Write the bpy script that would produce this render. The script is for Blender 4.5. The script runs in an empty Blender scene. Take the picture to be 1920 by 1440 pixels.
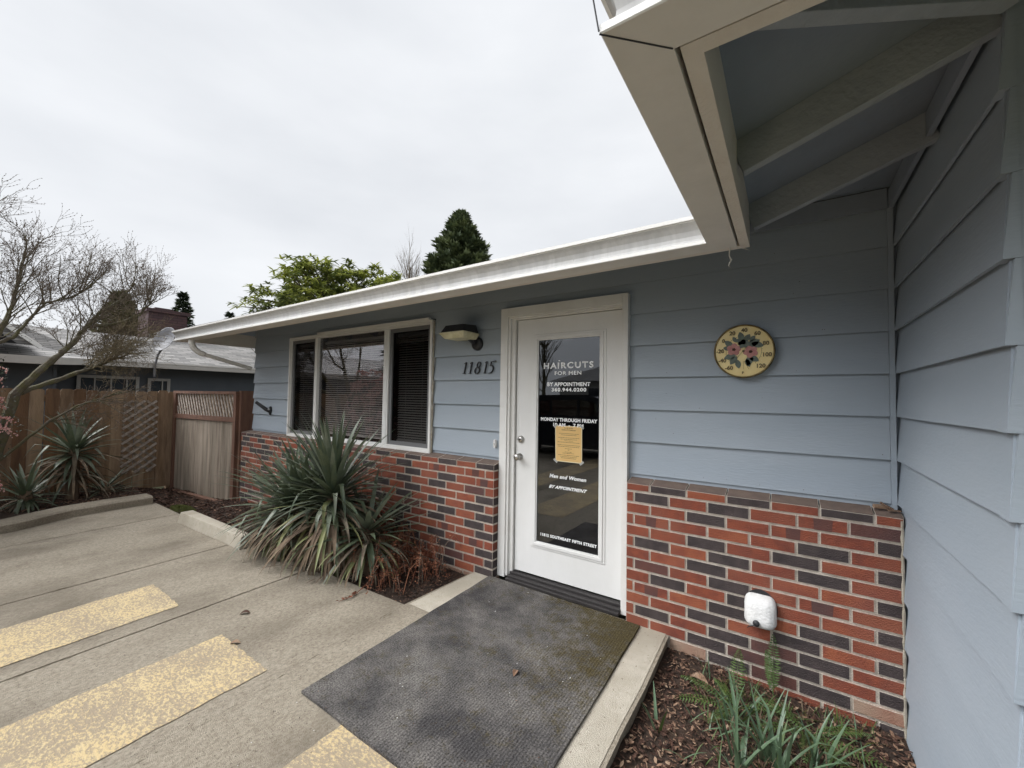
import bpy, bmesh, math, random
from mathutils import Vector, Matrix
from mathutils import noise as mn
R = math.radians
scene = bpy.context.scene
col = scene.collection
random.seed(11)

# ------------------------------------------------------------------ camera
cam_d = bpy.data.cameras.new('camera'); cam = bpy.data.objects.new('camera', cam_d); col.objects.link(cam)
cam_d.sensor_width = 36.0; cam_d.sensor_fit = 'HORIZONTAL'
cam_d.lens = 762.5 / 1920 * 36.0
cam_d.clip_start = 0.05; cam_d.clip_end = 3000
_r = Vector((0.8290993, 0.55888733, 0.01546959)); _u = Vector((0.00589244, -0.03640177, 0.99931986)); _f = Vector((-0.55907033, 0.82844424, 0.03347389))
m = Matrix.Identity(4)
for i in range(3):
    m[i][0] = _r[i]; m[i][1] = _u[i]; m[i][2] = -_f[i]
m[0][3], m[1][3], m[2][3] = 1.9295, -2.9135, 1.4562
cam.matrix_world = m
scene.camera = cam
scene.render.resolution_x = 1024; scene.render.resolution_y = 768

# ------------------------------------------------------------------ light
SUN_EL, SUN_AZ = 50.0, 236.0          # azimuth clockwise from +y: behind the camera, a little to the left
w = bpy.data.worlds.new('World'); scene.world = w; w.use_nodes = True
nt = w.node_tree; nt.nodes.clear()
out = nt.nodes.new('ShaderNodeOutputWorld'); bg = nt.nodes.new('ShaderNodeBackground')
sky = nt.nodes.new('ShaderNodeTexSky'); sky.sky_type = 'NISHITA'; sky.sun_disc = False
sky.sun_elevation = R(SUN_EL); sky.sun_rotation = R(SUN_AZ); sky.air_density = 1.0; sky.dust_density = 2.0
hsv = nt.nodes.new('ShaderNodeHueSaturation'); hsv.inputs['Saturation'].default_value = 0.35
tc = nt.nodes.new('ShaderNodeTexCoord')
mp = nt.nodes.new('ShaderNodeMapping'); mp.inputs['Scale'].default_value = (1.5, 1.5, 4.2)
n1 = nt.nodes.new('ShaderNodeTexNoise'); n1.inputs['Scale'].default_value = 1.3; n1.inputs['Detail'].default_value = 5; n1.inputs['Roughness'].default_value = 0.5
cr = nt.nodes.new('ShaderNodeValToRGB')
cr.color_ramp.elements[0].position = 0.28; cr.color_ramp.elements[0].color = (7.1, 7.35, 7.75, 1)
cr.color_ramp.elements[1].position = 0.72; cr.color_ramp.elements[1].color = (8.75, 8.95, 9.25, 1)
# thick cloud is brighter round the hidden sun (behind the camera) and overhead
vm = nt.nodes.new('ShaderNodeVectorMath'); vm.operation = 'DOT_PRODUCT'
sd = Vector((math.sin(R(222)) * math.cos(R(44)), math.cos(R(222)) * math.cos(R(44)), math.sin(R(44))))
vm.inputs[1].default_value = sd
mr = nt.nodes.new('ShaderNodeMapRange'); mr.inputs['From Min'].default_value = 0.78; mr.inputs['From Max'].default_value = 1.0
mr.inputs['To Min'].default_value = 1.0; mr.inputs['To Max'].default_value = 6.6
mx = nt.nodes.new('ShaderNodeMix'); mx.data_type = 'RGBA'; mx.inputs['Factor'].default_value = 0.93
ml = nt.nodes.new('ShaderNodeVectorMath'); ml.operation = 'SCALE'
L = nt.links.new
L(tc.outputs['Generated'], mp.inputs['Vector']); L(mp.outputs[0], n1.inputs['Vector']); L(n1.outputs['Fac'], cr.inputs['Fac'])
L(sky.outputs[0], hsv.inputs['Color']); L(hsv.outputs[0], mx.inputs[6]); L(cr.outputs[0], mx.inputs[7])
L(tc.outputs['Generated'], vm.inputs[0]); L(vm.outputs['Value'], mr.inputs['Value'])
L(mx.outputs[2], ml.inputs[0]); L(mr.outputs[0], ml.inputs['Scale'])
L(ml.outputs[0], bg.inputs['Color']); bg.inputs['Strength'].default_value = 0.080
L(bg.outputs[0], out.inputs[0])
sun_d = bpy.data.lights.new('sun', 'SUN'); sun = bpy.data.objects.new('sun', sun_d); col.objects.link(sun)
sun_d.energy = 1.5; sun_d.angle = R(32); sun_d.color = (1.0, 0.985, 0.965)
sun.rotation_euler = Vector((math.sin(R(SUN_AZ)) * math.cos(R(SUN_EL)), math.cos(R(SUN_AZ)) * math.cos(R(SUN_EL)), math.sin(R(SUN_EL)))).to_track_quat('Z', 'Y').to_euler()
scene.view_settings.view_transform = 'Standard'; scene.view_settings.look = 'None'
scene.view_settings.gamma = 1.0; scene.view_settings.exposure = 0.48
try: scene.view_settings.use_curve_mapping = False
except Exception: pass
scene.render.engine = 'CYCLES'
scene.cycles.max_bounces = 8; scene.cycles.transparent_max_bounces = 12

# ------------------------------------------------------------------ materials
def mat(name, base, rough=0.7, var=None, scale=8.0, bump=0.0, bscale=60.0, stretch=(1, 1, 1), metal=0.0, spec=0.5,
        var2=None, scale2=1.5, lo=0.35, hi=0.65, detail=6, spots=None, spscale=90, spth=0.72, trans=0.0):
    """two-tone noise colour, optional large blotches and fine spots, noise bump; all in object space"""
    mt = bpy.data.materials.new(name); mt.use_nodes = True; t = mt.node_tree; b = t.nodes['Principled BSDF']
    b.inputs['Roughness'].default_value = rough; b.inputs['Metallic'].default_value = metal
    b.inputs['Specular IOR Level'].default_value = spec
    c3 = lambda c: (c[0], c[1], c[2], 1)
    b.inputs['Base Color'].default_value = c3(base)
    co = t.nodes.new('ShaderNodeTexCoord'); ma = t.nodes.new('ShaderNodeMapping'); ma.inputs['Scale'].default_value = stretch
    t.links.new(co.outputs['Object'], ma.inputs['Vector'])
    cur = None
    def layer(c_in, colr, sc, l, h, det=6):
        n = t.nodes.new('ShaderNodeTexNoise'); n.inputs['Scale'].default_value = sc; n.inputs['Detail'].default_value = det; n.inputs['Roughness'].default_value = 0.6
        t.links.new(ma.outputs[0], n.inputs['Vector'])
        r = t.nodes.new('ShaderNodeMapRange'); r.inputs['From Min'].default_value = l; r.inputs['From Max'].default_value = h
        t.links.new(n.outputs['Fac'], r.inputs['Value'])
        x = t.nodes.new('ShaderNodeMix'); x.data_type = 'RGBA'
        t.links.new(r.outputs[0], x.inputs['Factor'])
        if c_in is None: x.inputs[6].default_value = c3(base)
        else: t.links.new(c_in, x.inputs[6])
        x.inputs[7].default_value = c3(colr)
        return x.outputs[2]
    if var: cur = layer(cur, var, scale, lo, hi, detail)
    if var2: cur = layer(cur, var2, scale2, 0.45, 0.75)
    if spots: cur = layer(cur, spots, spscale, spth, spth + 0.05, 2)
    if cur is not None: t.links.new(cur, b.inputs['Base Color'])
    if bump > 0:
        n = t.nodes.new('ShaderNodeTexNoise'); n.inputs['Scale'].default_value = bscale; n.inputs['Detail'].default_value = 5
        t.links.new(ma.outputs[0], n.inputs['Vector'])
        bp = t.nodes.new('ShaderNodeBump'); bp.inputs['Strength'].default_value = bump; bp.inputs['Distance'].default_value = 0.01
        t.links.new(n.outputs['Fac'], bp.inputs['Height']); t.links.new(bp.outputs[0], b.inputs['Normal'])
    if trans > 0:
        tr = t.nodes.new('ShaderNodeBsdfTranslucent'); ms = t.nodes.new('ShaderNodeMixShader'); ms.inputs[0].default_value = trans
        if cur is not None: t.links.new(cur, tr.inputs['Color'])
        else: tr.inputs['Color'].default_value = c3(base)
        o = t.nodes['Material Output']; t.links.new(b.outputs[0], ms.inputs[1]); t.links.new(tr.outputs[0], ms.inputs[2]); t.links.new(ms.outputs[0], o.inputs['Surface'])
    return mt

M = {}
M['blue'] = mat('blue_siding_paint', (0.335, 0.382, 0.428), 0.6, (0.365, 0.408, 0.452), 3, 0.16, 110, (0.22, 0.22, 1), var2=(0.285, 0.335, 0.39), scale2=1.3, spots=(0.16, 0.18, 0.19), spscale=55, spth=0.80)
M['white'] = mat('white_paint', (0.72, 0.70, 0.66), 0.5, (0.78, 0.77, 0.74), 4, 0.12, 70, spots=(0.45, 0.43, 0.39), spscale=30, spth=0.78)
M['door'] = mat('white_door_paint', (0.80, 0.79, 0.77), 0.42, (0.74, 0.73, 0.70), 2.5, 0.15, 50, (1, 1, .3), spots=(0.5, 0.49, 0.46), spscale=45, spth=0.80)
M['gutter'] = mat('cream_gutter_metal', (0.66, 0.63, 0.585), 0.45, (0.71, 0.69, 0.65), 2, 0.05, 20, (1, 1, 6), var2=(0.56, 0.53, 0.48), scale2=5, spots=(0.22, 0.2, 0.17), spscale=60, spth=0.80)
M['gface'] = mat('shaded_streaked_gutter_face', (0.47, 0.465, 0.455), 0.5, (0.55, 0.54, 0.52), 3, 0.05, 20, (7, 7, .7), var2=(0.43, 0.42, 0.40), scale2=4, spots=(0.22, 0.2, 0.17), spscale=12, spth=0.72)  # drip streaks; base grey dulled against strong sun, shade put into the colour
M['gbase'] = mat('tan_gutter_underside', (0.77, 0.73, 0.675), 0.6, (0.70, 0.665, 0.61), 6, 0.1, 40, spots=(0.25, 0.22, 0.18), spscale=45, spth=0.78)  # tan lightened, bounce light from the ground put into the colour
M['fascia'] = mat('tan_fascia_paint', (0.70, 0.63, 0.55), 0.7, (0.75, 0.69, 0.61), 6, 0.4, 80, spots=(0.2, 0.16, 0.12), spscale=40, spth=0.80)
M['soffit'] = mat('grey_soffit_paint', (0.28, 0.31, 0.355), 0.75, (0.24, 0.27, 0.31), 2.2, 0.2, 50, spots=(0.10, 0.10, 0.10), spscale=22, spth=0.74)
M['rafter'] = mat('grey_rafter_paint', (0.37, 0.39, 0.41), 0.7, (0.32, 0.34, 0.36), 8, 0.5, 60, (1, 1, 1))
M['mortar'] = mat('mortar', (0.64, 0.565, 0.48), 0.95, (0.46, 0.40, 0.335), 25, 0.9, 160)
M['br'] = mat('red_brick', (0.265, 0.068, 0.034), 0.85, (0.165, 0.043, 0.028), 14, 0.9, 150, var2=(0.30, 0.10, 0.055), scale2=3.5, spots=(0.5, 0.36, 0.30), spscale=60, spth=0.765)
M['bo'] = mat('orange_red_brick', (0.335, 0.098, 0.045), 0.85, (0.235, 0.062, 0.034), 12, 0.9, 150, var2=(0.235, 0.075, 0.05), scale2=3.5, spots=(0.5, 0.36, 0.30), spscale=66, spth=0.775)
M['bd'] = mat('charcoal_brick', (0.040, 0.030, 0.030), 0.8, (0.070, 0.052, 0.05), 14, 0.9, 150, spots=(0.42, 0.38, 0.35), spscale=75, spth=0.755)
M['bp'] = mat('purple_brick', (0.13, 0.050, 0.038), 0.85, (0.090, 0.045, 0.042), 6, 0.7, 180, spots=(0.48, 0.4, 0.35), spscale=75, spth=0.75)
M['bc'] = mat('dusty_cap', (0.19, 0.135, 0.105), 0.95, (0.14, 0.10, 0.082), 14, 0.6, 120)
M['bw'] = mat('weathered_brick', (0.30, 0.155, 0.105), 0.9, (0.36, 0.25, 0.18), 5, 0.7, 150, spots=(0.5, 0.42, 0.35), spscale=60, spth=0.74)
M['conc'] = mat('concrete', (0.235, 0.198, 0.148), 0.92, (0.36, 0.315, 0.245), 80, 0.8, 300, (1.0, 0.7, 1), var2=(0.135, 0.11, 0.078), scale2=1.5, spots=(0.08, 0.065, 0.05), spscale=120, spth=0.66, lo=0.36, hi=0.62, detail=9)
M['curb'] = mat('pale_curb_concrete', (0.42, 0.375, 0.30), 0.92, (0.50, 0.455, 0.375), 20, 0.8, 220, spots=(0.16, 0.13, 0.09), spscale=70, spth=0.68, var2=(0.33, 0.29, 0.22), scale2=2.5)
M['yellow'] = None
M['metal'] = mat('nickel', (0.55, 0.53, 0.50), 0.28, metal=1.0)
M['black'] = mat('black_metal', (0.018, 0.018, 0.02), 0.45, (0.03, 0.03, 0.032), 20, 0.1)
M['bronze'] = mat('bronze_threshold', (0.038, 0.034, 0.034), 0.45, (0.055, 0.05, 0.048), 6, 0.2, 40, (1, 8, 8), metal=0.3)
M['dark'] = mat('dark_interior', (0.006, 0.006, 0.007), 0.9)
M['text'] = mat('white_vinyl', (0.95, 0.95, 0.94), 0.6)
M['cedar2'] = mat('pale_cedar_boards', (0.40, 0.29, 0.19), 0.85, (0.23, 0.155, 0.10), 7, 0.6, 60, (2.5, 2.5, 0.35), var2=(0.36, 0.25, 0.15), scale2=2)
M['cedar3'] = mat('dark_cedar_boards', (0.21, 0.12, 0.065), 0.85, (0.12, 0.065, 0.035), 7, 0.6, 60, (2.5, 2.5, 0.35), var2=(0.24, 0.13, 0.06), scale2=2)
M['cedar'] = mat('cedar_boards', (0.31, 0.21, 0.13), 0.85, (0.175, 0.112, 0.068), 7, 0.6, 60, (2.5, 2.5, 0.35), var2=(0.26, 0.16, 0.08), scale2=2)
M['redwood'] = mat('red_brown_timber', (0.185, 0.092, 0.058), 0.8, (0.12, 0.06, 0.04), 6, 0.5, 60, (3, 3, 0.5))
M['greyplank'] = mat('weathered_grey_boards', (0.37, 0.305, 0.24), 0.9, (0.15, 0.115, 0.082), 3.2, 0.6, 50, (3.5, 3.5, 0.30), var2=(0.20, 0.175, 0.13), scale2=1.5)
M['lattice'] = mat('grey_lattice', (0.50, 0.43, 0.37), 0.85, (0.23, 0.19, 0.16), 20, 0.5, 80)
M['mulchb'] = mat('dark_mulch_soil', (0.030, 0.019, 0.013), 0.98, (0.065, 0.038, 0.024), 30, 1.0, 90, var2=(0.022, 0.014, 0.01), scale2=6)
M['chip1'] = mat('bark_chip', (0.095, 0.045, 0.028), 0.9, (0.055, 0.027, 0.018), 30, 0.5, 120)
M['chip2'] = mat('pale_bark_chip', (0.24, 0.145, 0.095), 0.9, (0.16, 0.09, 0.055), 30, 0.5, 120)
M['chip3'] = mat('leaf_litter', (0.33, 0.235, 0.16), 0.9, (0.22, 0.13, 0.08), 25, 0.5, 120)
M['earth'] = mat('ground_soil_grass', (0.075, 0.07, 0.035), 0.95, (0.05, 0.06, 0.025), 3, 0.5, 30)
M['asphalt'] = mat('asphalt', (0.055, 0.055, 0.055), 0.9, (0.075, 0.073, 0.07), 40, 0.5, 200)
M['bark'] = mat('mossy_bark', (0.075, 0.058, 0.042), 0.9, (0.10, 0.092, 0.035), 9, 1.0, 45, var2=(0.13, 0.115, 0.09), scale2=16)
M['twig'] = mat('twig_bark', (0.19, 0.15, 0.115), 0.9, (0.12, 0.10, 0.07), 6)
M['lichen'] = mat('lichen_twig', (0.235, 0.195, 0.12), 0.95, (0.15, 0.115, 0.07), 14)
M['bud'] = mat('bud', (0.13, 0.095, 0.07), 0.8)
M['yl'] = mat('yucca_leaf', (0.082, 0.102, 0.058), 0.42, (0.11, 0.13, 0.078), 5, 0.15, 60, var2=(0.045, 0.075, 0.055), scale2=12, trans=0.12)
M['yl2'] = mat('yucca_leaf_blue', (0.185, 0.205, 0.15), 0.42, (0.09, 0.115, 0.075), 6, 0.15, 60, trans=0.12)
M['yd'] = mat('dead_yucca_leaf', (0.185, 0.135, 0.085), 0.9, (0.085, 0.055, 0.036), 9, 0.4, 60, (1, 1, .4))
M['yd2'] = mat('grey_dead_yucca_leaf', (0.24, 0.205, 0.15), 0.9, (0.10, 0.075, 0.05), 9, 0.4, 60)
M['yy'] = mat('yellowing_yucca_leaf', (0.22, 0.215, 0.085), 0.6, (0.13, 0.16, 0.07), 9, trans=0.1)
M['rust'] = mat('rust_brown_dead_leaf', (0.22, 0.075, 0.035), 0.9, (0.12, 0.04, 0.022), 12)
M['rust2'] = mat('light_rust_leaf', (0.34, 0.15, 0.08), 0.9, (0.2, 0.08, 0.04), 12)
M['pg'] = mat('pieris_leaf', (0.032, 0.05, 0.025), 0.5, (0.05, 0.07, 0.035), 9)
M['pp'] = mat('pink_bell_flowers', (0.78, 0.47, 0.43), 0.8, (0.85, 0.60, 0.54), 14, trans=0.2)
M['pp2'] = mat('deep_pink_buds', (0.62, 0.29, 0.27), 0.8, (0.7, 0.38, 0.34), 14, trans=0.2)
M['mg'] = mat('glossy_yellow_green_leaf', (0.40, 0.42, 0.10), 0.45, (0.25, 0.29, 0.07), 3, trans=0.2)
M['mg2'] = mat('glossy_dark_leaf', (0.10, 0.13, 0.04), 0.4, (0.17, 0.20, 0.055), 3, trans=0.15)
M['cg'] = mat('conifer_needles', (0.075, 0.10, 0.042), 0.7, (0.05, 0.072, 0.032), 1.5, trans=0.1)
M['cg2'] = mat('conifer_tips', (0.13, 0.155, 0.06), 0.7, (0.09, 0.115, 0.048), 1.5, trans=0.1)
M['cgd'] = mat('blue_fir_needles', (0.03, 0.042, 0.026), 0.7, (0.02, 0.03, 0.02), 1.5)
M['olive'] = mat('olive_needles', (0.12, 0.115, 0.045), 0.8, (0.085, 0.085, 0.035), 2, trans=0.1)
M['fern'] = mat('fern_frond', (0.085, 0.135, 0.032), 0.55, (0.055, 0.095, 0.025), 9, trans=0.2)
M['daf'] = mat('daffodil_leaf', (0.115, 0.175, 0.10), 0.4, (0.085, 0.14, 0.075), 8, trans=0.15)
M['moss'] = mat('moss', (0.11, 0.125, 0.02), 0.98, (0.07, 0.075, 0.02), 20, 1.0, 120)
M['shingle'] = None
M['nblue'] = mat('slate_blue_siding', (0.075, 0.088, 0.105), 0.7, (0.085, 0.10, 0.118), 3, 0.2, 40)
M['ngut'] = mat('neighbour_gutter', (0.52, 0.505, 0.47), 0.5, (0.45, 0.43, 0.40), 3)
M['nglass'] = mat('neighbour_glass', (0.02, 0.025, 0.03), 0.1)
M['dish'] = mat('dish_grey', (0.10, 0.10, 0.11), 0.5, (0.14, 0.14, 0.15), 6)
M['cover'] = mat('white_foam', (0.76, 0.745, 0.73), 0.8, (0.66, 0.65, 0.63), 10, 0.6, 70, spots=(0.4, 0.38, 0.35), spscale=60, spth=0.78)
M['lens'] = mat('yellowed_lens', (0.72, 0.68, 0.48), 0.45, (0.52, 0.47, 0.27), 12, 0.2, 60)
M['dial'] = mat('yellow_dial', (0.86, 0.71, 0.36), 0.35, (0.80, 0.62, 0.27), 9, spots=(0.9, 0.82, 0.6), spscale=50, spth=0.7)
M['gold'] = mat('tarnished_brass_rim', (0.30, 0.22, 0.09), 0.4, (0.08, 0.06, 0.03), 20, metal=0.7)
M['pink'] = mat('faded_rose_print', (0.52, 0.25, 0.22), 0.5, (0.42, 0.16, 0.15), 40)
M['green'] = mat('faded_leaf_print', (0.13, 0.165, 0.13), 0.5, (0.09, 0.11, 0.09), 40)
M['ink'] = mat('brown_ink', (0.12, 0.085, 0.03), 0.5)
M['paper'] = mat('amber_paper', (0.72, 0.48, 0.19), 0.7, (0.68, 0.44, 0.165), 6)
M['paperw'] = mat('paper_border', (0.80, 0.68, 0.45), 0.7)
M['tape'] = mat('clear_tape', (0.40, 0.40, 0.38), 0.3)
M['carpaint'] = mat('dark_car_paint', (0.025, 0.028, 0.034), 0.18)
M['tyre'] = mat('tyre_rubber', (0.02, 0.02, 0.02), 0.8)
M['blind'] = mat('blind_slat', (0.42, 0.39, 0.36), 0.6)
M['alu'] = mat('grey_screen_frame', (0.155, 0.155, 0.155), 0.5)
M['seal'] = mat('flaking_sealant', (0.45, 0.41, 0.33), 0.9, (0.3, 0.26, 0.2), 30, 0.8, 60)
M['lwall'] = mat('pale_wall', (0.35, 0.34, 0.32), 0.8)

def node_mat(name): 
    mt = bpy.data.materials.new(name); mt.use_nodes = True; return mt, mt.node_tree, mt.node_tree.nodes['Principled BSDF']
def N(t, typ, **kw):
    n = t.nodes.new(typ)
    for k, v in kw.items():
        if k in n.inputs: n.inputs[k].default_value = v
        else: setattr(n, k, v)
    return n
# glass: clear pane with a strong mirror-like coating
def glass(name, refl, tint, dark):
    mt, t, b = node_mat(name)
    g = N(t, 'ShaderNodeBsdfGlossy', Roughness=0.012); g.inputs['Color'].default_value = tint
    tr = N(t, 'ShaderNodeBsdfTransparent'); tr.inputs['Color'].default_value = (dark, dark, dark, 1)
    lw = N(t, 'ShaderNodeLayerWeight', Blend=0.5); fr = N(t, 'ShaderNodeMath', operation='POWER'); fr.inputs[1].default_value = 4.0; t.links.new(lw.outputs['Facing'], fr.inputs[0])
    ad = N(t, 'ShaderNodeMath', operation='MULTIPLY_ADD'); ad.inputs[1].default_value = 0.5; ad.inputs[2].default_value = refl; ad.use_clamp = True
    ms = N(t, 'ShaderNodeMixShader')
    t.links.new(fr.outputs[0], ad.inputs[0]); t.links.new(ad.outputs[0], ms.inputs[0]); t.links.new(tr.outputs[0], ms.inputs[1]); t.links.new(g.outputs[0], ms.inputs[2])
    t.links.new(ms.outputs[0], t.nodes['Material Output'].inputs['Surface'])
    return mt
M['glassd'] = glass('door_glass', 0.115, (0.93, 0.96, 1.0, 1), 0.35)
M['glassw'] = glass('window_glass', 0.13, (0.95, 0.93, 0.95, 1), 0.95)
M['glasss'] = glass('screened_window_glass', 0.02, (0.95, 0.93, 0.95, 1), 0.66)
M['carglass'] = glass('car_glass', 0.25, (0.9, 0.95, 0.95, 1), 0.1)
# worn yellow paint on broomed concrete
def yellow():
    mt, t, b = node_mat('worn_yellow_paint'); b.inputs['Roughness'].default_value = 0.9
    co = N(t, 'ShaderNodeTexCoord'); ma = N(t, 'ShaderNodeMapping'); ma.inputs['Rotation'].default_value = (0, 0, 0.5); ma.inputs['Scale'].default_value = (1, 1.7, 1)
    t.links.new(co.outputs['Object'], ma.inputs[0])
    a = N(t, 'ShaderNodeTexNoise', Scale=55.0, Detail=6.0, Roughness=0.7); c = N(t, 'ShaderNodeTexNoise', Scale=3.4, Detail=6.0)
    t.links.new(ma.outputs[0], a.inputs['Vector']); t.links.new(co.outputs['Object'], c.inputs['Vector'])
    s = N(t, 'ShaderNodeMath', operation='MULTIPLY_ADD'); s.inputs[1].default_value = 0.36; t.links.new(c.outputs['Fac'], s.inputs[0]); t.links.new(a.outputs['Fac'], s.inputs[2])
    r = N(t, 'ShaderNodeMapRange'); r.inputs['From Min'].default_value = 0.635; r.inputs['From Max'].default_value = 0.75; t.links.new(s.outputs[0], r.inputs['Value'])
    n2 = N(t, 'ShaderNodeTexNoise', Scale=7.0, Detail=3.0); t.links.new(co.outputs['Object'], n2.inputs['Vector'])
    yc = N(t, 'ShaderNodeMix', data_type='RGBA'); t.links.new(n2.outputs['Fac'], yc.inputs['Factor']); yc.inputs[6].default_value = (0.56, 0.455, 0.27, 1); yc.inputs[7].default_value = (0.56, 0.415, 0.205, 1)
    x = N(t, 'ShaderNodeMix', data_type='RGBA'); t.links.new(r.outputs[0], x.inputs['Factor']); x.inputs[6].default_value = (0.31, 0.25, 0.175, 1); t.links.new(yc.outputs[2], x.inputs[7])
    t.links.new(x.outputs[2], b.inputs['Base Color'])
    bp = N(t, 'ShaderNodeBump', Strength=0.7, Distance=0.01); t.links.new(a.outputs['Fac'], bp.inputs['Height']); t.links.new(bp.outputs[0], b.inputs['Normal'])
    return mt
M['yellow'] = yellow()
# dark ribbed entrance mat, moss worked into the wall side and right side
def carpet():
    mt, t, b = node_mat('worn_mat'); b.inputs['Roughness'].default_value = 0.95; b.inputs['Specular IOR Level'].default_value = 0.15
    co = N(t, 'ShaderNodeTexCoord')
    a = N(t, 'ShaderNodeTexNoise', Scale=3.2, Detail=8.0, Roughness=0.62); f = N(t, 'ShaderNodeTexNoise', Scale=130.0, Detail=3.0)
    for n in (a, f): t.links.new(co.outputs['Object'], n.inputs['Vector'])
    r = N(t, 'ShaderNodeMapRange'); r.inputs['From Min'].default_value = 0.38; r.inputs['From Max'].default_value = 0.66; t.links.new(a.outputs['Fac'], r.inputs['Value'])
    g = N(t, 'ShaderNodeMix', data_type='RGBA'); t.links.new(r.outputs[0], g.inputs['Factor']); g.inputs[6].default_value = (0.050, 0.047, 0.047, 1); g.inputs[7].default_value = (0.145, 0.134, 0.123, 1)
    # moss mask
    sp = N(t, 'ShaderNodeSeparateXYZ'); t.links.new(co.outputs['Object'], sp.inputs[0])
    mxx = N(t, 'ShaderNodeMapRange'); mxx.inputs['From Min'].default_value = 0.45; mxx.inputs['From Max'].default_value = 0.98; t.links.new(sp.outputs['X'], mxx.inputs['Value'])
    myy = N(t, 'ShaderNodeMapRange'); myy.inputs['From Min'].default_value = -1.55; myy.inputs['From Max'].default_value = -0.35; t.links.new(sp.outputs['Y'], myy.inputs['Value'])
    mu = N(t, 'ShaderNodeMath', operation='MULTIPLY'); t.links.new(mxx.outputs[0], mu.inputs[0]); t.links.new(myy.outputs[0], mu.inputs[1])
    mw = N(t, 'ShaderNodeMapRange'); mw.inputs['From Min'].default_value = -0.42; mw.inputs['From Max'].default_value = -0.08; mw.inputs['To Max'].default_value = 0.35; t.links.new(sp.outputs['Y'], mw.inputs['Value'])
    ad = N(t, 'ShaderNodeMath', operation='ADD'); t.links.new(mu.outputs[0], ad.inputs[0]); t.links.new(mw.outputs[0], ad.inputs[1])
    b2 = N(t, 'ShaderNodeTexNoise', Scale=9.0, Detail=11.0, Roughness=0.85); t.links.new(co.outputs['Object'], b2.inputs['Vector'])
    bn = N(t, 'ShaderNodeMapRange'); bn.inputs['From Min'].default_value = 0.36; bn.inputs['From Max'].default_value = 0.64; t.links.new(b2.outputs['Fac'], bn.inputs['Value'])
    ad2 = N(t, 'ShaderNodeMath', operation='MULTIPLY_ADD'); ad2.inputs[1].default_value = 0.62; t.links.new(ad.outputs[0], ad2.inputs[0]); t.links.new(bn.outputs[0], ad2.inputs[2])
    mm = N(t, 'ShaderNodeMapRange'); mm.inputs['From Min'].default_value = 0.62; mm.inputs['From Max'].default_value = 1.12; mm.inputs['To Max'].default_value = 0.95; t.links.new(ad2.outputs[0], mm.inputs['Value'])
    x = N(t, 'ShaderNodeMix', data_type='RGBA'); t.links.new(mm.outputs[0], x.inputs['Factor']); t.links.new(g.outputs[2], x.inputs[6]); x.inputs[7].default_value = (0.058, 0.046, 0.020, 1)
    ff = N(t, 'ShaderNodeMapRange'); ff.inputs['To Min'].default_value = 0.35; ff.inputs['To Max'].default_value = 1.7; ff.inputs['From Min'].default_value = 0.3; ff.inputs['From Max'].default_value = 0.7; t.links.new(f.outputs['Fac'], ff.inputs['Value'])
    sc = N(t, 'ShaderNodeVectorMath', operation='SCALE'); t.links.new(x.outputs[2], sc.inputs[0]); t.links.new(ff.outputs[0], sc.inputs['Scale'])
    t.links.new(sc.outputs[0], b.inputs['Base Color'])
    wv = N(t, 'ShaderNodeTexWave', Scale=20.0, Distortion=2.0); wv.bands_direction = 'X'; t.links.new(co.outputs['Object'], wv.inputs['Vector'])
    hh = N(t, 'ShaderNodeMath', operation='ADD'); t.links.new(wv.outputs['Fac'], hh.inputs[0]); t.links.new(f.outputs['Fac'], hh.inputs[1])
    bp = N(t, 'ShaderNodeBump', Strength=0.45, Distance=0.006); t.links.new(hh.outputs[0], bp.inputs['Height']); t.links.new(bp.outputs[0], b.inputs['Normal'])
    return mt
M['mat'] = carpet()
# asphalt shingles: rows along y on a slope rising in -x
def shingle(name, c1, c2, axis='X'):
    mt, t, b = node_mat(name); b.inputs['Roughness'].default_value = 0.95
    co = N(t, 'ShaderNodeTexCoord'); sp = N(t, 'ShaderNodeSeparateXYZ'); t.links.new(co.outputs['Object'], sp.inputs[0])
    cb = N(t, 'ShaderNodeCombineXYZ')
    t.links.new(sp.outputs['Y' if axis == 'X' else 'X'], cb.inputs[0]); t.links.new(sp.outputs['Z'], cb.inputs[1])
    br = N(t, 'ShaderNodeTexBrick', Scale=1.0); br.inputs['Brick Width'].default_value = 0.32; br.inputs['Row Height'].default_value = 0.047; br.inputs['Mortar Size'].default_value = 0.004
    br.inputs['Color1'].default_value = c1 + (1,); br.inputs['Color2'].default_value = c2 + (1,); br.inputs['Mortar'].default_value = (0.03, 0.03, 0.03, 1); br.inputs['Mortar Smooth'].default_value = 0.2
    t.links.new(cb.outputs[0], br.inputs['Vector']); t.links.new(br.outputs['Color'], b.inputs['Base Color'])
    return mt
M['shingle'] = shingle('grey_shingles', (0.34, 0.325, 0.31), (0.17, 0.165, 0.16))
M['shingle2'] = shingle('house_shingles', (0.16, 0.155, 0.15), (0.10, 0.098, 0.095), 'Y')
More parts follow.
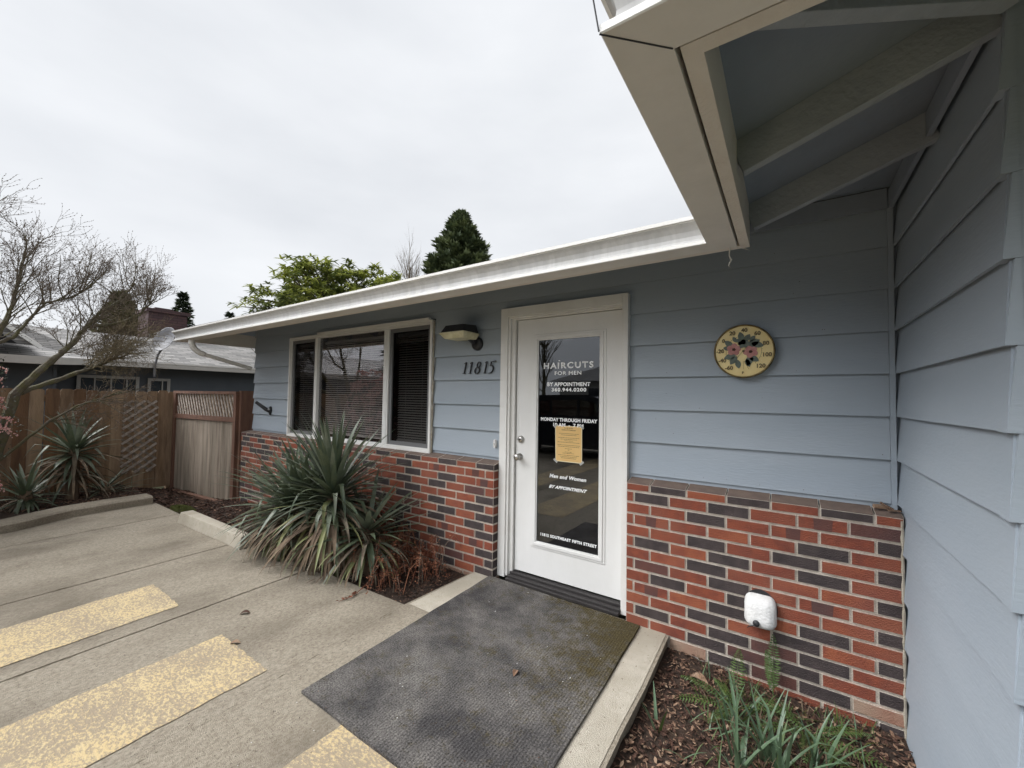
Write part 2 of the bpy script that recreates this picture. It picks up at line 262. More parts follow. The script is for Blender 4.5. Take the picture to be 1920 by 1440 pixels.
def brickmat(name, c1, c2, mor):
    mt, t, b = node_mat(name); b.inputs['Roughness'].default_value = 0.9
    co = N(t, 'ShaderNodeTexCoord'); sp = N(t, 'ShaderNodeSeparateXYZ'); t.links.new(co.outputs['Object'], sp.inputs[0])
    ad = N(t, 'ShaderNodeMath', operation='ADD'); t.links.new(sp.outputs['X'], ad.inputs[0]); t.links.new(sp.outputs['Y'], ad.inputs[1])
    cb = N(t, 'ShaderNodeCombineXYZ'); t.links.new(ad.outputs[0], cb.inputs[0]); t.links.new(sp.outputs['Z'], cb.inputs[1])
    br = N(t, 'ShaderNodeTexBrick', Scale=1.0); br.inputs['Brick Width'].default_value = 0.22; br.inputs['Row Height'].default_value = 0.075; br.inputs['Mortar Size'].default_value = 0.008
    br.inputs['Color1'].default_value = c1 + (1,); br.inputs['Color2'].default_value = c2 + (1,); br.inputs['Mortar'].default_value = mor + (1,)
    t.links.new(cb.outputs[0], br.inputs['Vector']); t.links.new(br.outputs['Color'], b.inputs['Base Color'])
    return mt
M['chim'] = brickmat('chimney_brick', (0.105, 0.058, 0.058), (0.075, 0.045, 0.05), (0.05, 0.035, 0.035))

# ------------------------------------------------------------------ helpers
class MB:
    def __init__(s): s.v = []; s.f = []; s.m = []; s.mats = []
    def mi(s, m):
        if m not in s.mats: s.mats.append(m)
        return s.mats.index(m)
    def add(s, vs, fs, m):
        o = len(s.v); k = s.mi(m); s.v += [tuple(v) for v in vs]
        for f in fs: s.f.append(tuple(i + o for i in f)); s.m.append(k)
    def box(s, x0, x1, y0, y1, z0, z1, m, M4=None):
        vs = [Vector((x, y, z)) for x in (x0, x1) for y in (y0, y1) for z in (z0, z1)]
        if M4 is not None: vs = [M4 @ v for v in vs]
        s.add(vs, [(0, 1, 3, 2), (4, 6, 7, 5), (0, 4, 5, 1), (2, 3, 7, 6), (0, 2, 6, 4), (1, 5, 7, 3)], m)
    def bar(s, a, b, wd, ht, m, up=Vector((0, 0, 1))):
        a = Vector(a); b = Vector(b); d = (b - a).normalized(); sd_ = d.cross(up)
        if sd_.length < 1e-4: sd_ = d.cross(Vector((1, 0, 0)))
        sd_.normalize(); u = sd_.cross(d).normalized()
        vs = [p + sd_ * (i * wd / 2) + u * (j * ht / 2) for p in (a, b) for i, j in ((-1, -1), (1, -1), (1, 1), (-1, 1))]
        s.add(vs, [(0, 1, 2, 3), (7, 6, 5, 4), (0, 4, 5, 1), (1, 5, 6, 2), (2, 6, 7, 3), (3, 7, 4, 0)], m)
    def tube(s, pts, rs, m, n=6, cap=True):
        pts = [Vector(p) for p in pts]; o = len(s.v); k = s.mi(m); prev = None
        for i, p in enumerate(pts):
            d = (pts[min(i + 1, len(pts) - 1)] - pts[max(i - 1, 0)])
            d = d.normalized() if d.length > 1e-7 else Vector((0, 0, 1))
            if prev is None: a = d.orthogonal().normalized()
            else:
                a = prev - d * prev.dot(d); a = a.normalized() if a.length > 1e-6 else d.orthogonal().normalized()
            prev = a; b = d.cross(a); r = rs[i] if isinstance(rs, (list, tuple)) else rs
            for j in range(n):
                t = 2 * math.pi * j / n; s.v.append(tuple(p + a * (r * math.cos(t)) + b * (r * math.sin(t))))
        for i in range(len(pts) - 1):
            for j in range(n):
                s.f.append((o + i * n + j, o + i * n + (j + 1) % n, o + (i + 1) * n + (j + 1) % n, o + (i + 1) * n + j)); s.m.append(k)
        if cap:
            s.f.append(tuple(o + j for j in range(n))[::-1]); s.m.append(k)
            s.f.append(tuple(o + (len(pts) - 1) * n + j for j in range(n))); s.m.append(k)
    def prism(s, poly, axis, a, b, m):
        """poly: 2-D outline; axis 'x','y','z' extruded from a to b"""
        def P(u, v, w_):
            return {'x': (w_, u, v), 'y': (u, w_, v), 'z': (u, v, w_)}[axis]
        n = len(poly); vs = [P(u, v, a) for u, v in poly] + [P(u, v, b) for u, v in poly]
        fs = [tuple(range(n)), tuple(range(n, 2 * n))[::-1]] + [(i, (i + 1) % n, n + (i + 1) % n, n + i) for i in range(n)]
        s.add(vs, fs, m)
    def disc(s, c, r, ax, m, n=32, h=0.01, r2=None):
        c = Vector(c); ax = Vector(ax).normalized(); a = ax.orthogonal().normalized(); b = ax.cross(a); r2 = r if r2 is None else r2
        vs = [c + (a * math.cos(2 * math.pi * i / n) + b * math.sin(2 * math.pi * i / n)) * r for i in range(n)] + \
             [c + ax * h + (a * math.cos(2 * math.pi * i / n) + b * math.sin(2 * math.pi * i / n)) * r2 for i in range(n)]
        s.add(vs, [tuple(range(n))[::-1], tuple(range(n, 2 * n))] + [(i, (i + 1) % n, n + (i + 1) % n, n + i) for i in range(n)], m)
    def lathe(s, prof, c, ax, m, n=28):
        """prof: list of (radius, height along ax)"""
        c = Vector(c); ax = Vector(ax).normalized(); a = ax.orthogonal().normalized(); b = ax.cross(a)
        vs = []; fs = []
        for r, h in prof:
            for i in range(n): vs.append(c + ax * h + (a * math.cos(2 * math.pi * i / n) + b * math.sin(2 * math.pi * i / n)) * max(r, 1e-4))
        for k in range(len(prof) - 1):
            for i in range(n): fs.append((k * n + i, k * n + (i + 1) % n, (k + 1) * n + (i + 1) % n, (k + 1) * n + i))
        s.add(vs, fs, m)
    def build(s, name, parent=None, smooth=False, bevel=0.0, auto=False):
        me = bpy.data.meshes.new(name); me.from_pydata(s.v, [], s.f); me.update()
        for m_ in s.mats: me.materials.append(m_)
        me.polygons.foreach_set('material_index', s.m)
        bm = bmesh.new(); bm.from_mesh(me)
        if bevel > 0:
            es = [e for e in bm.edges if len(e.link_faces) == 2 and e.calc_face_angle(0) > 0.6]
            bmesh.ops.bevel(bm, geom=es, offset=bevel, segments=2, affect='EDGES', profile=0.6)
        if not smooth or auto: bmesh.ops.recalc_face_normals(bm, faces=bm.faces)
        bm.to_mesh(me); bm.free()
        if smooth: me.polygons.foreach_set('use_smooth', [True] * len(me.polygons))
        o = bpy.data.objects.new(name, me); col.objects.link(o)
        if parent is not None: o.parent = parent
        return o
def empty(name, loc=(0, 0, 0)):
    o = bpy.data.objects.new(name, None); col.objects.link(o); o.location = loc; o.empty_display_size = 0.1; return o
def tag(o, label=None, cat=None, group=None, kind=None):
    if label: o['label'] = label
    if cat: o['category'] = cat
    if group: o['group'] = group
    if kind: o['kind'] = kind
    return o
def adopt(parent, *kids):
    """parent at a location: children meshes were written in world coordinates"""
    for k in kids:
        k.parent = parent; k.location = -Vector(parent.location)
def root(name, loc, label, cat, group=None):
    o = empty(name, loc); return tag(o, label, cat, group)
def place(mb, name, parent, **kw):
    o = mb.build(name, None, **kw); adopt(parent, o); return o
def sub(mb, name, parent, **kw):
    """sub-part: the part itself already carries the offset"""
    o = mb.build(name, None, **kw); o.parent = parent; return o
def text(name, body, size, x, z, y, mt, parent=None, sx=1.0, off=0.0, shear=0.0, align='CENTER', ext=0.0006, spacing=1.0, rot=0.0, sy=1.0):
    c = bpy.data.curves.new(name, 'FONT'); c.body = body; c.size = size; c.align_x = align; c.offset = off; c.shear = shear; c.extrude = ext; c.space_character = spacing; c.resolution_u = 3
    t = bpy.data.objects.new(name + '_t', c); col.objects.link(t)
    dg = bpy.context.evaluated_depsgraph_get(); me = bpy.data.meshes.new_from_object(t.evaluated_get(dg)); bpy.data.objects.remove(t); bpy.data.curves.remove(c)
    T = Matrix.Translation((x, y, z)) @ Matrix.Rotation(R(90), 4, 'X') @ Matrix.Rotation(rot, 4, 'Z') @ Matrix.Diagonal((sx, sy, 1, 1))
    me.transform(T); me.materials.clear(); me.materials.append(mt); me.name = name
    o = bpy.data.objects.new(name, me); col.objects.link(o)
    if parent is not None: o.parent = parent
    return o
def jit(a): return random.uniform(-a, a)

# ================================================================== GROUND
G = -0.07
b = MB(); b.add([(-900, -900, -0.36), (900, -900, -0.36), (900, 900, -0.36), (-900, 900, -0.36)], [(0, 1, 2, 3)], M['earth'])
tag(b.build('ground'), kind='structure')
# street behind the camera and driveway slabs with real joints
b = MB(); b.box(-60, 60, -21.5, -12.6, -0.35, -0.14, M['asphalt']); tag(b.build('road'), kind='structure')
def lin(y, p, q): return p[0] + (q[0] - p[0]) * (y - p[1]) / (q[1] - p[1])
J = [((-5.62, -0.95), (-5.62, -12)), ((-4.431, -0.955), (-4.275, -2.374)), ((-2.741, -1.048), (-2.696, -2.497)), ((-1.525, -1.297), (-1.472, -2.593)), ((-0.393, -0.839), (-0.294, -2.36))]
front = [-0.95, -0.95, -0.93, -0.86, -0.825]
b = MB(); g2 = 0.0062; yb = -12.4
def slab(x0f, x0b, x1f, x1b, yf0, yf1, mt, z0=-0.3, z1=G):
    vs = [(x0f, yf0, z0), (x1f, yf1, z0), (x1b, yb, z0), (x0b, yb, z0), (x0f, yf0, z1), (x1f, yf1, z1), (x1b, yb, z1), (x0b, yb, z1)]
    b.add(vs, [(0, 3, 2, 1), (4, 5, 6, 7), (0, 1, 5, 4), (1, 2, 6, 5), (2, 3, 7, 6), (3, 0, 4, 7)], mt)
for i in range(4):
    a0, a1 = J[i], J[i + 1]; yf0, yf1 = front[i], front[i + 1]
    cb = 0.55 if i else 0.0
    x0f = lin(yf0, *a0) + g2; x1f = lin(yf1, *a1) - g2; x0b = (lin(-3, *a0) if i else -5.62) + g2 + (0.3 if i else -8); x1b = lin(-3, *a1) - g2 + 0.3
    slab(x0f, x0b, x1f, x1b, yf0, yf1, M['conc'])
b.build('driveway', bevel=0.006)['kind'] = 'structure'
M['stain'] = mat('dark_joint_dirt', (0.085, 0.065, 0.042), 0.98, (0.12, 0.10, 0.06), 30, 0.4, 100)
b = MB()
for k in range(1, 5):
    y = front[k] - .03
    while y > -4.5:
        l = random.uniform(.015, .10)
        if random.random() < .62:
            xa = lin(y, *J[k]); sg = random.choice((-1, 1)); w1 = random.uniform(.004, .014)
            b.add([(xa + sg * .006, y, G + .0012), (xa + sg * w1, y - l * .4, G + .0012), (xa + sg * .006 + .035 * l, y - l, G + .0012)], [(0, 1, 2)], M['stain'])
        y -= l * random.uniform(.6, 1.6)
tag(b.build('joint_dirt'), 'dark dirt crumbs along the concrete joints', 'dirt', kind='stuff')
b = MB(); x1 = lin(-0.825, *J[4])
vs2 = [(-0.335, -0.095), (1.278, -0.095), (1.290, -0.68), (1.285, -1.0), (1.292, -1.6), (1.30, yb), (lin(-3, *J[4]) + 0.3 + g2, yb), (x1 + g2, -0.825)]
b.prism(vs2, 'z', -0.3, G, M['conc'])
tag(b.build('entrance_path', bevel=0.012), kind='structure')
# pale edging strips of the ramp slab, 3 mm proud
b = MB(); b.prism([(1.105, -0.097), (1.27, -0.097), (1.282, -0.68), (1.277, -1.0), (1.284, -1.9), (1.135, -1.9), (1.12, -0.6)], 'z', G - 0.02, G + 0.003, M['curb'])
b.prism([(-0.332, -0.097), (-0.165, -0.097), (-0.155, -0.62), (-0.145, -0.80), (-0.372, -0.80)], 'z', G - 0.02, G + 0.003, M['curb'])
tag(b.build('path_edging'), kind='structure')
# yellow stripes
for x0, x1, y1, y0 in ((-2.245, -1.68, -1.775, -12.0), (-1.035, -0.455, -1.752, -12.0), (0.21, 0.80, -1.60, -12.0)):
    b = MB(); dx = 0.05; zz = G + 0.004
    k_ = 0.28 / 10.25
    ed = [(x0 + (x1 - x0) * i / 20, y1 + jit(.006)) for i in range(21)] + [(x1 + k_ * .04 * i + jit(.005), y1 - .04 * i) for i in range(1, 70)] + [(x1 + .28, y0), (x0 + .28, y0)] + [(x0 + k_ * .04 * i + jit(.005), y1 - .04 * i) for i in range(69, 0, -1)]
    b.add([(p_[0], p_[1], zz) for p_ in ed], [tuple(range(len(ed)))], M['yellow'])
    tag(b.build('painted_stripe'), kind='structure')
# kerb of the left bed
b = MB(); kin = [(-5.05, -3.4), (-5.20, -2.7), (-5.278, -2.295), (-5.42, -2.05), (-5.52, -1.838), (-5.575, -1.4), (-5.576, -0.99)]
prof = [(0, -0.25), (0.0, -0.045), (-0.012, 0.018), (-0.03, 0.03), (-0.27, 0.03), (-0.30, 0.01), (-0.30, -0.25)]
secs = []
for i, (x, y) in enumerate(kin):
    d = Vector((kin[min(i + 1, 6)][0] - kin[max(i - 1, 0)][0], kin[min(i + 1, 6)][1] - kin[max(i - 1, 0)][1])).normalized(); nrm = Vector((d.y, -d.x))
    secs.append([(x + nrm.x * (-o) * -1 * -1, y + nrm.y * (-o) * -1 * -1, z) for o, z in prof])
n = len(prof)
vs = [v for s_ in secs for v in s_]; fs = []
for i in range(len(secs) - 1):
    for j in range(n - 1): fs.append((i * n + j, i * n + j + 1, (i + 1) * n + j + 1, (i + 1) * n + j))
fs += [tuple(range(n)), tuple((len(secs) - 1) * n + j for j in range(n))]
b.add(vs, fs, M['conc']); tag(b.build('kerb', smooth=False), kind='structure')

# planting beds: bumpy soil with bark chips
def field(name, poly, hfun, mt, step=0.05):
    xs = [p[0] for p in poly]; ys = [p[1] for p in poly]; nx = int((max(xs) - min(xs)) / step) + 2; ny = int((max(ys) - min(ys)) / step) + 2
    b = MB(); vs = []
    for i in range(nx):
        for j in range(ny):
            x = min(xs) + i * step; y = min(ys) + j * step; vs.append((x, y, hfun(x, y) + 0.018 * mn.noise(Vector((x * 9, y * 9, 0))) + 0.010 * mn.noise(Vector((x * 30, y * 30, 3)))))
    fs = [(i * ny + j, (i + 1) * ny + j, (i + 1) * ny + j + 1, i * ny + j + 1) for i in range(nx - 1) for j in range(ny - 1)]
    b.add(vs, fs, mt); o = b.build(name, smooth=True); tag(o, kind='structure'); return o
hl = lambda x, y: -0.115 - 0.10 * max(0, min(1, (-4.4 - x) / 1.2)) * max(0, min(1, (y + 0.9) / 0.4)) + 0.05 * math.exp(-((x + 6.4) ** 2 + (y + 0.7) ** 2) / 0.25) if x > -5.6 or y > -0.95 else -0.06
hr = lambda x, y: -0.145 - 0.05 * min(1, (x - 1.3) / .6)
field('planting_bed', [(-6.98, -0.93), (-0.34, -0.0)], hl, M['mulchb'])
field('planting_bed', [(-6.98, -5.5), (-5.35, -0.95)], lambda x, y: -0.03, M['mulchb'], 0.08)
field('planting_bed', [(1.27, -4.6), (2.40, -0.0)], hr, M['mulchb'], 0.035)
def chips(name, area, hfun, n, mats, ls=(0.015, 0.05), label=''):
    b = MB()
    for i in range(n):
        x = random.uniform(area[0], area[1]); y = random.uniform(area[2], area[3]); z = hfun(x, y) + 0.018 * mn.noise(Vector((x * 9, y * 9, 0))) + random.uniform(0.002, 0.022)
        l = random.uniform(*ls); wd = l * random.uniform(0.15, 0.5)
        T = Matrix.Translation((x, y, z)) @ Matrix.Rotation(random.uniform(0, 6.3), 4, 'Z') @ Matrix.Rotation(jit(0.5), 4, 'Y') @ Matrix.Rotation(jit(0.5), 4, 'X')
        h = l * 0.10
        vs = [T @ Vector(v) for v in ((-l / 2, 0, 0), (-l / 6, -wd / 2, h), (l / 4, -wd / 2.4, 0), (l / 2, 0, h * .6), (l / 6, wd / 2, -h * .3), (-l / 4, wd / 2.2, h * .8))]
        b.add(vs, [(0, 1, 2, 3), (0, 3, 4, 5)], random.choices(mats, [5, 2, 1][:len(mats)])[0])
    o = b.build(name); tag(o, label, 'mulch', kind='stuff'); return o
cm = [M['chip1'], M['chip2'], M['chip3']]
chips('bark_mulch', (1.30, 2.40, -1.9, -0.11), hr, 9000, cm, (0.010, 0.038), 'brown bark chips covering the bed right of the ramp')
chips('bark_mulch', (-1.55, -0.38, -0.82, -0.11), hl, 3200, [M['mulchb'], M['chip1'], M['chip2']], (0.010, 0.035), 'dark bark chips in the corner bed by the ramp')
chips('bark_mulch', (-6.9, -1.55, -0.93, -0.11), hl, 6500, [M['chip1'], M['mulchb'], M['chip2']], (0.02, 0.07), 'bark chips and fallen leaves by the gate')
chips('bark_mulch', (-6.9, -5.75, -3.2, -0.95), lambda x, y: -0.03, 2200, cm, (0.02, 0.06), 'bark chips under the shrubs behind the left kerb')
b = MB()
for i in range(500):
    a = random.uniform(0, 6.3); r = math.sqrt(random.random()); x = -4.75 + 0.30 * r * math.cos(a); y = -0.82 + 0.11 * r * math.sin(a); h = 0.05 * (1 - r)
    b.tube([(x, y, -0.14), (x + jit(.01), y + jit(.01), -0.09 + h)], [0.010, 0.004], M['moss'], 4)
tag(b.build('moss_clump'), 'yellow green moss cushion at the corner of the concrete by the gate', 'moss', kind='stuff')

# concrete wheel stop
b = MB(); b.add([(-4.00, -1.10, G), (-2.50, -1.06, G), (-2.50, -0.93, G), (-4.00, -0.94, G), (-3.985, -1.075, 0.050), (-2.515, -1.035, 0.050), (-2.515, -0.945, 0.050), (-3.985, -0.955, 0.050)],
    [(0, 3, 2, 1), (4, 5, 6, 7), (0, 1, 5, 4), (1, 2, 6, 5), (2, 3, 7, 6), (3, 0, 4, 7)], M['curb'])
tag(b.build('wheel_stop', bevel=0.008), 'long concrete wheel stop lying before the gate bed', 'wheel stop')

# mat
b = MB(); pts = []
for i in range(13): pts.append((-0.165 + 0.038 * i / 12 + jit(.003), -0.104 - 1.636 * i / 12))
for i in range(9): pts.append((-0.127 + (1.135 + 0.127) * (i + 1) / 10, -1.740 + jit(.003)))
for i in range(13): pts.append((1.138 - 0.03 * i / 12 + jit(.004), -1.742 + 1.62 * i / 12))
b.prism(pts, 'z', G + 0.004, G + 0.017, M['mat'])
tag(b.build('door_mat'), 'large worn charcoal mat with mossy edge before the door', 'mat')

# ================================================================== HOUSE
house = root('house', (0, 0, 0), 'blue lap sided salon with brick base and white glazed door', 'house')
E_, Z0 = 0.2286, 0.9289
def lap(b, x0, x1, z0, z1, off=0.0):
    """lap boards on the facade plane y=0, outer lower edges at y=off"""
    k0 = math.floor((z0 - Z0) / E_ + 1e-6); z = Z0 + k0 * E_
    while z < z1 - 1e-6:
        a = max(z, z0); c = min(z + E_, z1); f = lambda q: off + 0.021 * (q - z) / E_
        b.add([(x0, f(a), a), (x1, f(a), a), (x1, f(c), c), (x0, f(c), c), (x0, 0.05, a), (x1, 0.05, a), (x1, 0.05, c), (x0, 0.05, c)],
              [(0, 1, 2, 3), (0, 3, 7, 4), (1, 5, 6, 2)], M['blue'])
        q0 = f(a); g0, g1, hh = q0 + .011, q0 + .0222, .022
        b.add([(x0, q0, a), (x1, q0, a), (x1, g0, a), (x0, g0, a), (x1, g0, a + hh), (x0, g0, a + hh), (x1, g1, a + hh), (x0, g1, a + hh), (x1, g1, a - .002), (x0, g1, a - .002)],
              [(0, 3, 2, 1), (3, 5, 4, 2), (5, 7, 6, 4), (7, 9, 8, 6)], M['blue'])
        z += E_
b = MB()
lap(b, -4.76, -3.705, Z0, 2.622); lap(b, -3.705, -0.975, 2.235, 2.622); lap(b, -0.975, -0.135, Z0, 2.622)
lap(b, -0.135, 0.99, 2.228, 2.622); lap(b, 0.99, 2.385, Z0, 2.622)
for x0, x1 in ((-4.75, -3.705), (-0.975, -0.137), (0.99, 2.39)): b.box(x0, x1, 0.012, 0.05, 0.86, Z0 - 0.0005, M['blue'])
b.box(-4.74, -3.71, 0.051, 0.12, -0.3, 2.62, M['blue']); b.box(2.30, 2.52, 0.0505, 0.12, -0.3, 2.62, M['blue']); b.box(2.3885, 2.50, 0.031, 0.0500, -0.3, 2.62, M['blue'])
b.box(-4.76, -4.70, 0.1205, 11.5, -0.3, 2.62, M['blue'])
rn_ = random.Random(8)
for i in range(70):
    x = rn_.choice([rn_.uniform(-4.7, -3.75), rn_.uniform(-.95, -.17), rn_.uniform(1.03, 2.36), rn_.uniform(1.03, 2.36)]); k = rn_.randint(0, 6); z = Z0 + k * E_ + rn_.choice([.02, .025, .03, rn_.uniform(.02, .2)])
    b.disc((x, .021 * (z - Z0 - k * E_) / E_ + .0005, z), rn_.uniform(.0012, .0026), (0, -1, 0), M['bud'], 8, .0012)
place(b, 'wall', house)
# corner boards
b = MB(); b.box(2.386, 2.408, -0.006, 0.03, 0.86, 2.60, M['blue']); place(b, 'corner_board', house)
# return wall (x = 2.408), laps face -x, and the front wall of the right wing
XR = 2.408; YO = -1.31
b = MB(); z = Z0 - 5 * E_
while z < 2.70:
    c = min(z + E_, 2.70)
    f0, f1 = XR, XR + 0.021
    b.add([(f0, YO, z), (f0, 0.03, z), (f1, 0.03, c), (f1, YO, c), (XR + .05, YO, z), (XR + .05, 0.03, z), (XR + .05, 0.03, c), (XR + .05, YO, c)], [(0, 1, 2, 3), (0, 3, 7, 4)], M['blue'])
    g0, g1, hh = f0 + .011, f0 + .0222, .022
    b.add([(f0, YO, z), (f0, .03, z), (g0, .03, z), (g0, YO, z), (g0, .03, z + hh), (g0, YO, z + hh), (g1, .03, z + hh), (g1, YO, z + hh), (g1, .03, z - .002), (g1, YO, z - .002)],
          [(0, 1, 2, 3), (3, 2, 4, 5), (5, 4, 6, 7), (7, 6, 8, 9)], M['blue'])
    # thin corner cap of each board, a little proud
    b.add([(f0 - .003, YO - .003, z - .002), (f0 - .003, YO + .055, z - .002), (f1 - .003, YO + .055, c - .004), (f1 - .003, YO - .003, c - .004), (f0 + .03, YO - .003, z - .002), (f0 + .03, YO - .003, c - .004), (f0 + .03, YO + .055, z - .002)],
          [(0, 1, 2, 3), (0, 4, 6, 1), (0, 3, 5, 4)], M['blue'])
    b.add([(XR - .003, YO - .003, z), (9, YO - .003, z), (9, YO + .013, c), (XR + .013, YO + .013, c), (XR, YO + .05, z), (9, YO + .05, z)], [(0, 1, 2, 3), (0, 4, 5, 1)], M['blue'])
    z = c
b.box(9, 9.05, YO, 6, -0.3, 2.6, M['blue'])
place(b, 'wall', house)

# brick wainscots
COLS = {'R': 'br', 'O': 'bo', 'D': 'bd', 'P': 'bp'}
def brick(b, x0, x1, z0, z1, c, yf=-0.10, yb_=0.0, cap=False):
    j = 0.0050 + jit(.0010); x0 += j; x1 -= j; z0 += j; z1 -= j; yf += jit(.0015)
    if c == 'R': c = random.choice('RRO')
    zc = random.random()
    if z1 < -0.02 and random.random() < 0.75 and c in 'RPO': m_ = M['bw']
    else: m_ = M[COLS.get(c, 'br')]
    if c == 'M':
        u, v = x0 + (x1 - x0) * random.uniform(.25, .38), x0 + (x1 - x0) * random.uniform(.6, .72)
        b.add([(u, yf - .0006, z0 + .002), (v, yf - .0006, z0 + .002), (v + .004, yf - .0006, z1 - .002), (u - .003, yf - .0006, z1 - .002)], [(0, 1, 2, 3)], M['bp']); m_ = M['br']
    e = 0.0016
    vs = [(x0, yf, z0 + jit(e)), (x1, yf, z0 + jit(e)), (x1, yf, z1 + jit(e)), (x0, yf, z1 + jit(e)), (x0, yb_, z0), (x1, yb_, z0), (x1, yb_, z1), (x0, yb_, z1)]
    b.add(vs, [(0, 1, 2, 3), (0, 3, 7, 4), (1, 5, 6, 2), (3, 2, 6, 7), (0, 4, 5, 1)], m_)
CO = 0.0754
def wain(x0, x1, rows, even0, odd0, fromright, name):
    b = MB(); b.box(x0 + .006, x1 - .006, -0.094, -0.001, -0.30, 0.875, M['mortar'])
    for r, pat in enumerate(rows):
        zt = 0.882 if r == 0 else 0.826 - CO * (r - 1); zb = 0.826 - CO * r
        if zb < -0.3: break
        L_ = 0.2286; base = even0 if r % 2 == 0 else odd0
        edges = [x0, x1]; k = math.ceil((x0 + 0.02 - base) / L_)
        while base + k * L_ < x1 - 0.02: edges.append(base + k * L_ + jit(.003)); k += 1
        edges = sorted(edges); segs = list(zip(edges[:-1], edges[1:]))
        if fromright: segs = segs[::-1]
        for i, (a, c) in enumerate(segs):
            if i < len(pat): ch = pat[i]
            else: ch = random.choice('RRRD') if (i + r // 2) % 2 else random.choice('DDRP')
            brick(b, a, c, zb, zt, ch)
    # sloped dusty cap bricks with thin joints
    edges = [x0, x1]; k = math.ceil((x0 + 0.02 - even0) / 0.2286)
    while even0 + k * 0.2286 < x1 - 0.02: edges.append(even0 + k * 0.2286); k += 1
    edges = sorted(edges)
    for a, c in zip(edges[:-1], edges[1:]):
        b.add([(a + .003, -0.0985, 0.8785), (c - .003, -0.0985, 0.8785), (c - .003, 0.02, 0.905), (a + .003, 0.02, 0.905), (a + .003, 0.02, .87), (c - .003, .02, .87)], [(0, 1, 2, 3), (0, 3, 4), (1, 5, 2)], M['bc'])
    return place(b, name, house, bevel=0.0022)
rr = ['RDRDRDR', 'RDRDRMP', 'RRDRMRD', 'RMRRRDR', 'RRDRDRD', 'RDRDRDR', 'RRDRRRD', 'RPRDRMR', 'RDRDRRD', 'RMRDRDR', 'RRDRDRD', 'RDRDPDR', 'RRDPDRD', 'PDPDPDR', 'RRDRRRD', 'RDRRDRR']
rl = ['DRDRDRDRPRDR', 'RMRMRDRRDRPR', 'MRDRDRRDRRDR', 'RPRDRDRRPDRR', 'DRRRDRDRRRDR', 'RDRDRDRPRRDR', 'DRDRPRDRRDRR', 'RDRDRDRRDRPR', 'DRMRRDRPRRDR', 'RMRDRDRRDRRP', 'DRDRDRRDRPRR', 'DRPRDRRRDRRD', 'DRDRRPDRRDRR', 'RRPDRRDRRRPR', 'DRRDRRPRRDRR', 'RRDRPRRRDRRR']
wain(1.002, 2.42, rr, 1.163, 1.059, False, 'brick_wainscot')
wain(-4.86, -0.137, rl, -0.339, -0.237, True, 'brick_wainscot')
# mortar smear up the corner of the return wall
b = MB(); pz = -0.22
pts = []
while pz < 0.90: pts.append(Vector((2.420 - 0.012, -0.103 + jit(.006), pz))); pz += 0.035
b.tube(pts, [0.003 + random.random() * 0.005 for _ in pts], M['curb'], 5); place(b, 'mortar_joint', house)

# window -------------------------------------------------------------
win = MB()
def frame(b, x0, x1, z0, z1, wdt, y0, y1, m_):
    b.box(x0, x1, y0, y1, z0, z0 + wdt, m_); b.box(x0, x1, y0, y1, z1 - wdt, z1, m_); b.box(x0, x0 + wdt, y0, y1, z0 + wdt, z1 - wdt, m_); b.box(x1 - wdt, x1, y0, y1, z0 + wdt, z1 - wdt, m_)
frame(win, -3.703, -0.987, 0.893, 2.222, 0.028, -0.028, 0.05, M['white'])
frame(win, -3.675, -1.015, 0.923, 2.192, 0.011, -0.012, 0.05, M['white'])
wo = place(win, 'window', house, bevel=0.003)
for x0, x1 in ((-3.092, -3.038), (-1.735, -1.652)):
    b = MB(); b.box(x0, x1, -0.012, 0.03, 0.935, 2.180, M['white']); b.box(x0 + .02, x1 - .02, -0.017, -0.011, 0.935, 2.180, M['white']); sub(b, 'mullion', wo, bevel=0.003)
b = MB(); b.box(-3.02, -1.03, -0.036, -0.002, 2.2225, 2.246, M['white']); sub(b, 'drip_cap', wo, bevel=0.003)
b = MB()
pts = [(-0.9795, -0.008 + jit(.004), 0.89 + i * 0.04) for i in range(34)]
b.tube(pts, [random.uniform(.004, .011) for _ in pts], M['seal'], 5); sub(b, 'sealant', wo)
for i, (x0, x1, gm) in enumerate(((-3.663, -3.093, 'glasss'), (-3.037, -1.736, 'glassw'), (-1.651, -1.027, 'glasss'))):
    if gm == 'glasss':
        b = MB(); frame(b, x0, x1, 0.935, 2.180, 0.040, 0.004, 0.02, M['alu']); sub(b, 'screen_frame', wo)
        a0, a1, c0, c1 = x0 + .040, x1 - .040, 0.975, 2.140
    else: a0, a1, c0, c1 = x0, x1, 0.935, 2.180
    b = MB(); b.box(a0, a1, 0.022, 0.027, c0, c1, M[gm]); sub(b, 'pane', wo)
    b = MB()
    zz = 0.99
    while zz < 2.10:
        q = 0.0085
        b.add([(x0 + .06, 0.075, zz - q), (x1 - .05, 0.075, zz - q + jit(.001)), (x1 - .05, 0.094, zz + q * .6), (x0 + .06, 0.094, zz + q * .6)], [(0, 1, 2, 3)], M['blind']); zz += 0.0262
    b.box(x0 + .05, x1 - .04, 0.065, 0.10, 2.10, 2.135, M['alu']); b.box(x0 + .06, x1 - .05, 0.07, 0.095, 0.965, 0.98, M['blind'])
    for fx in (0.25, 0.5, 0.75) if i == 1 else (0.3, 0.7): b.box(x0 + (x1 - x0) * fx, x0 + (x1 - x0) * fx + .002, 0.072, 0.074, .98, 2.10, M['blind'])
    sub(b, 'blind', wo)
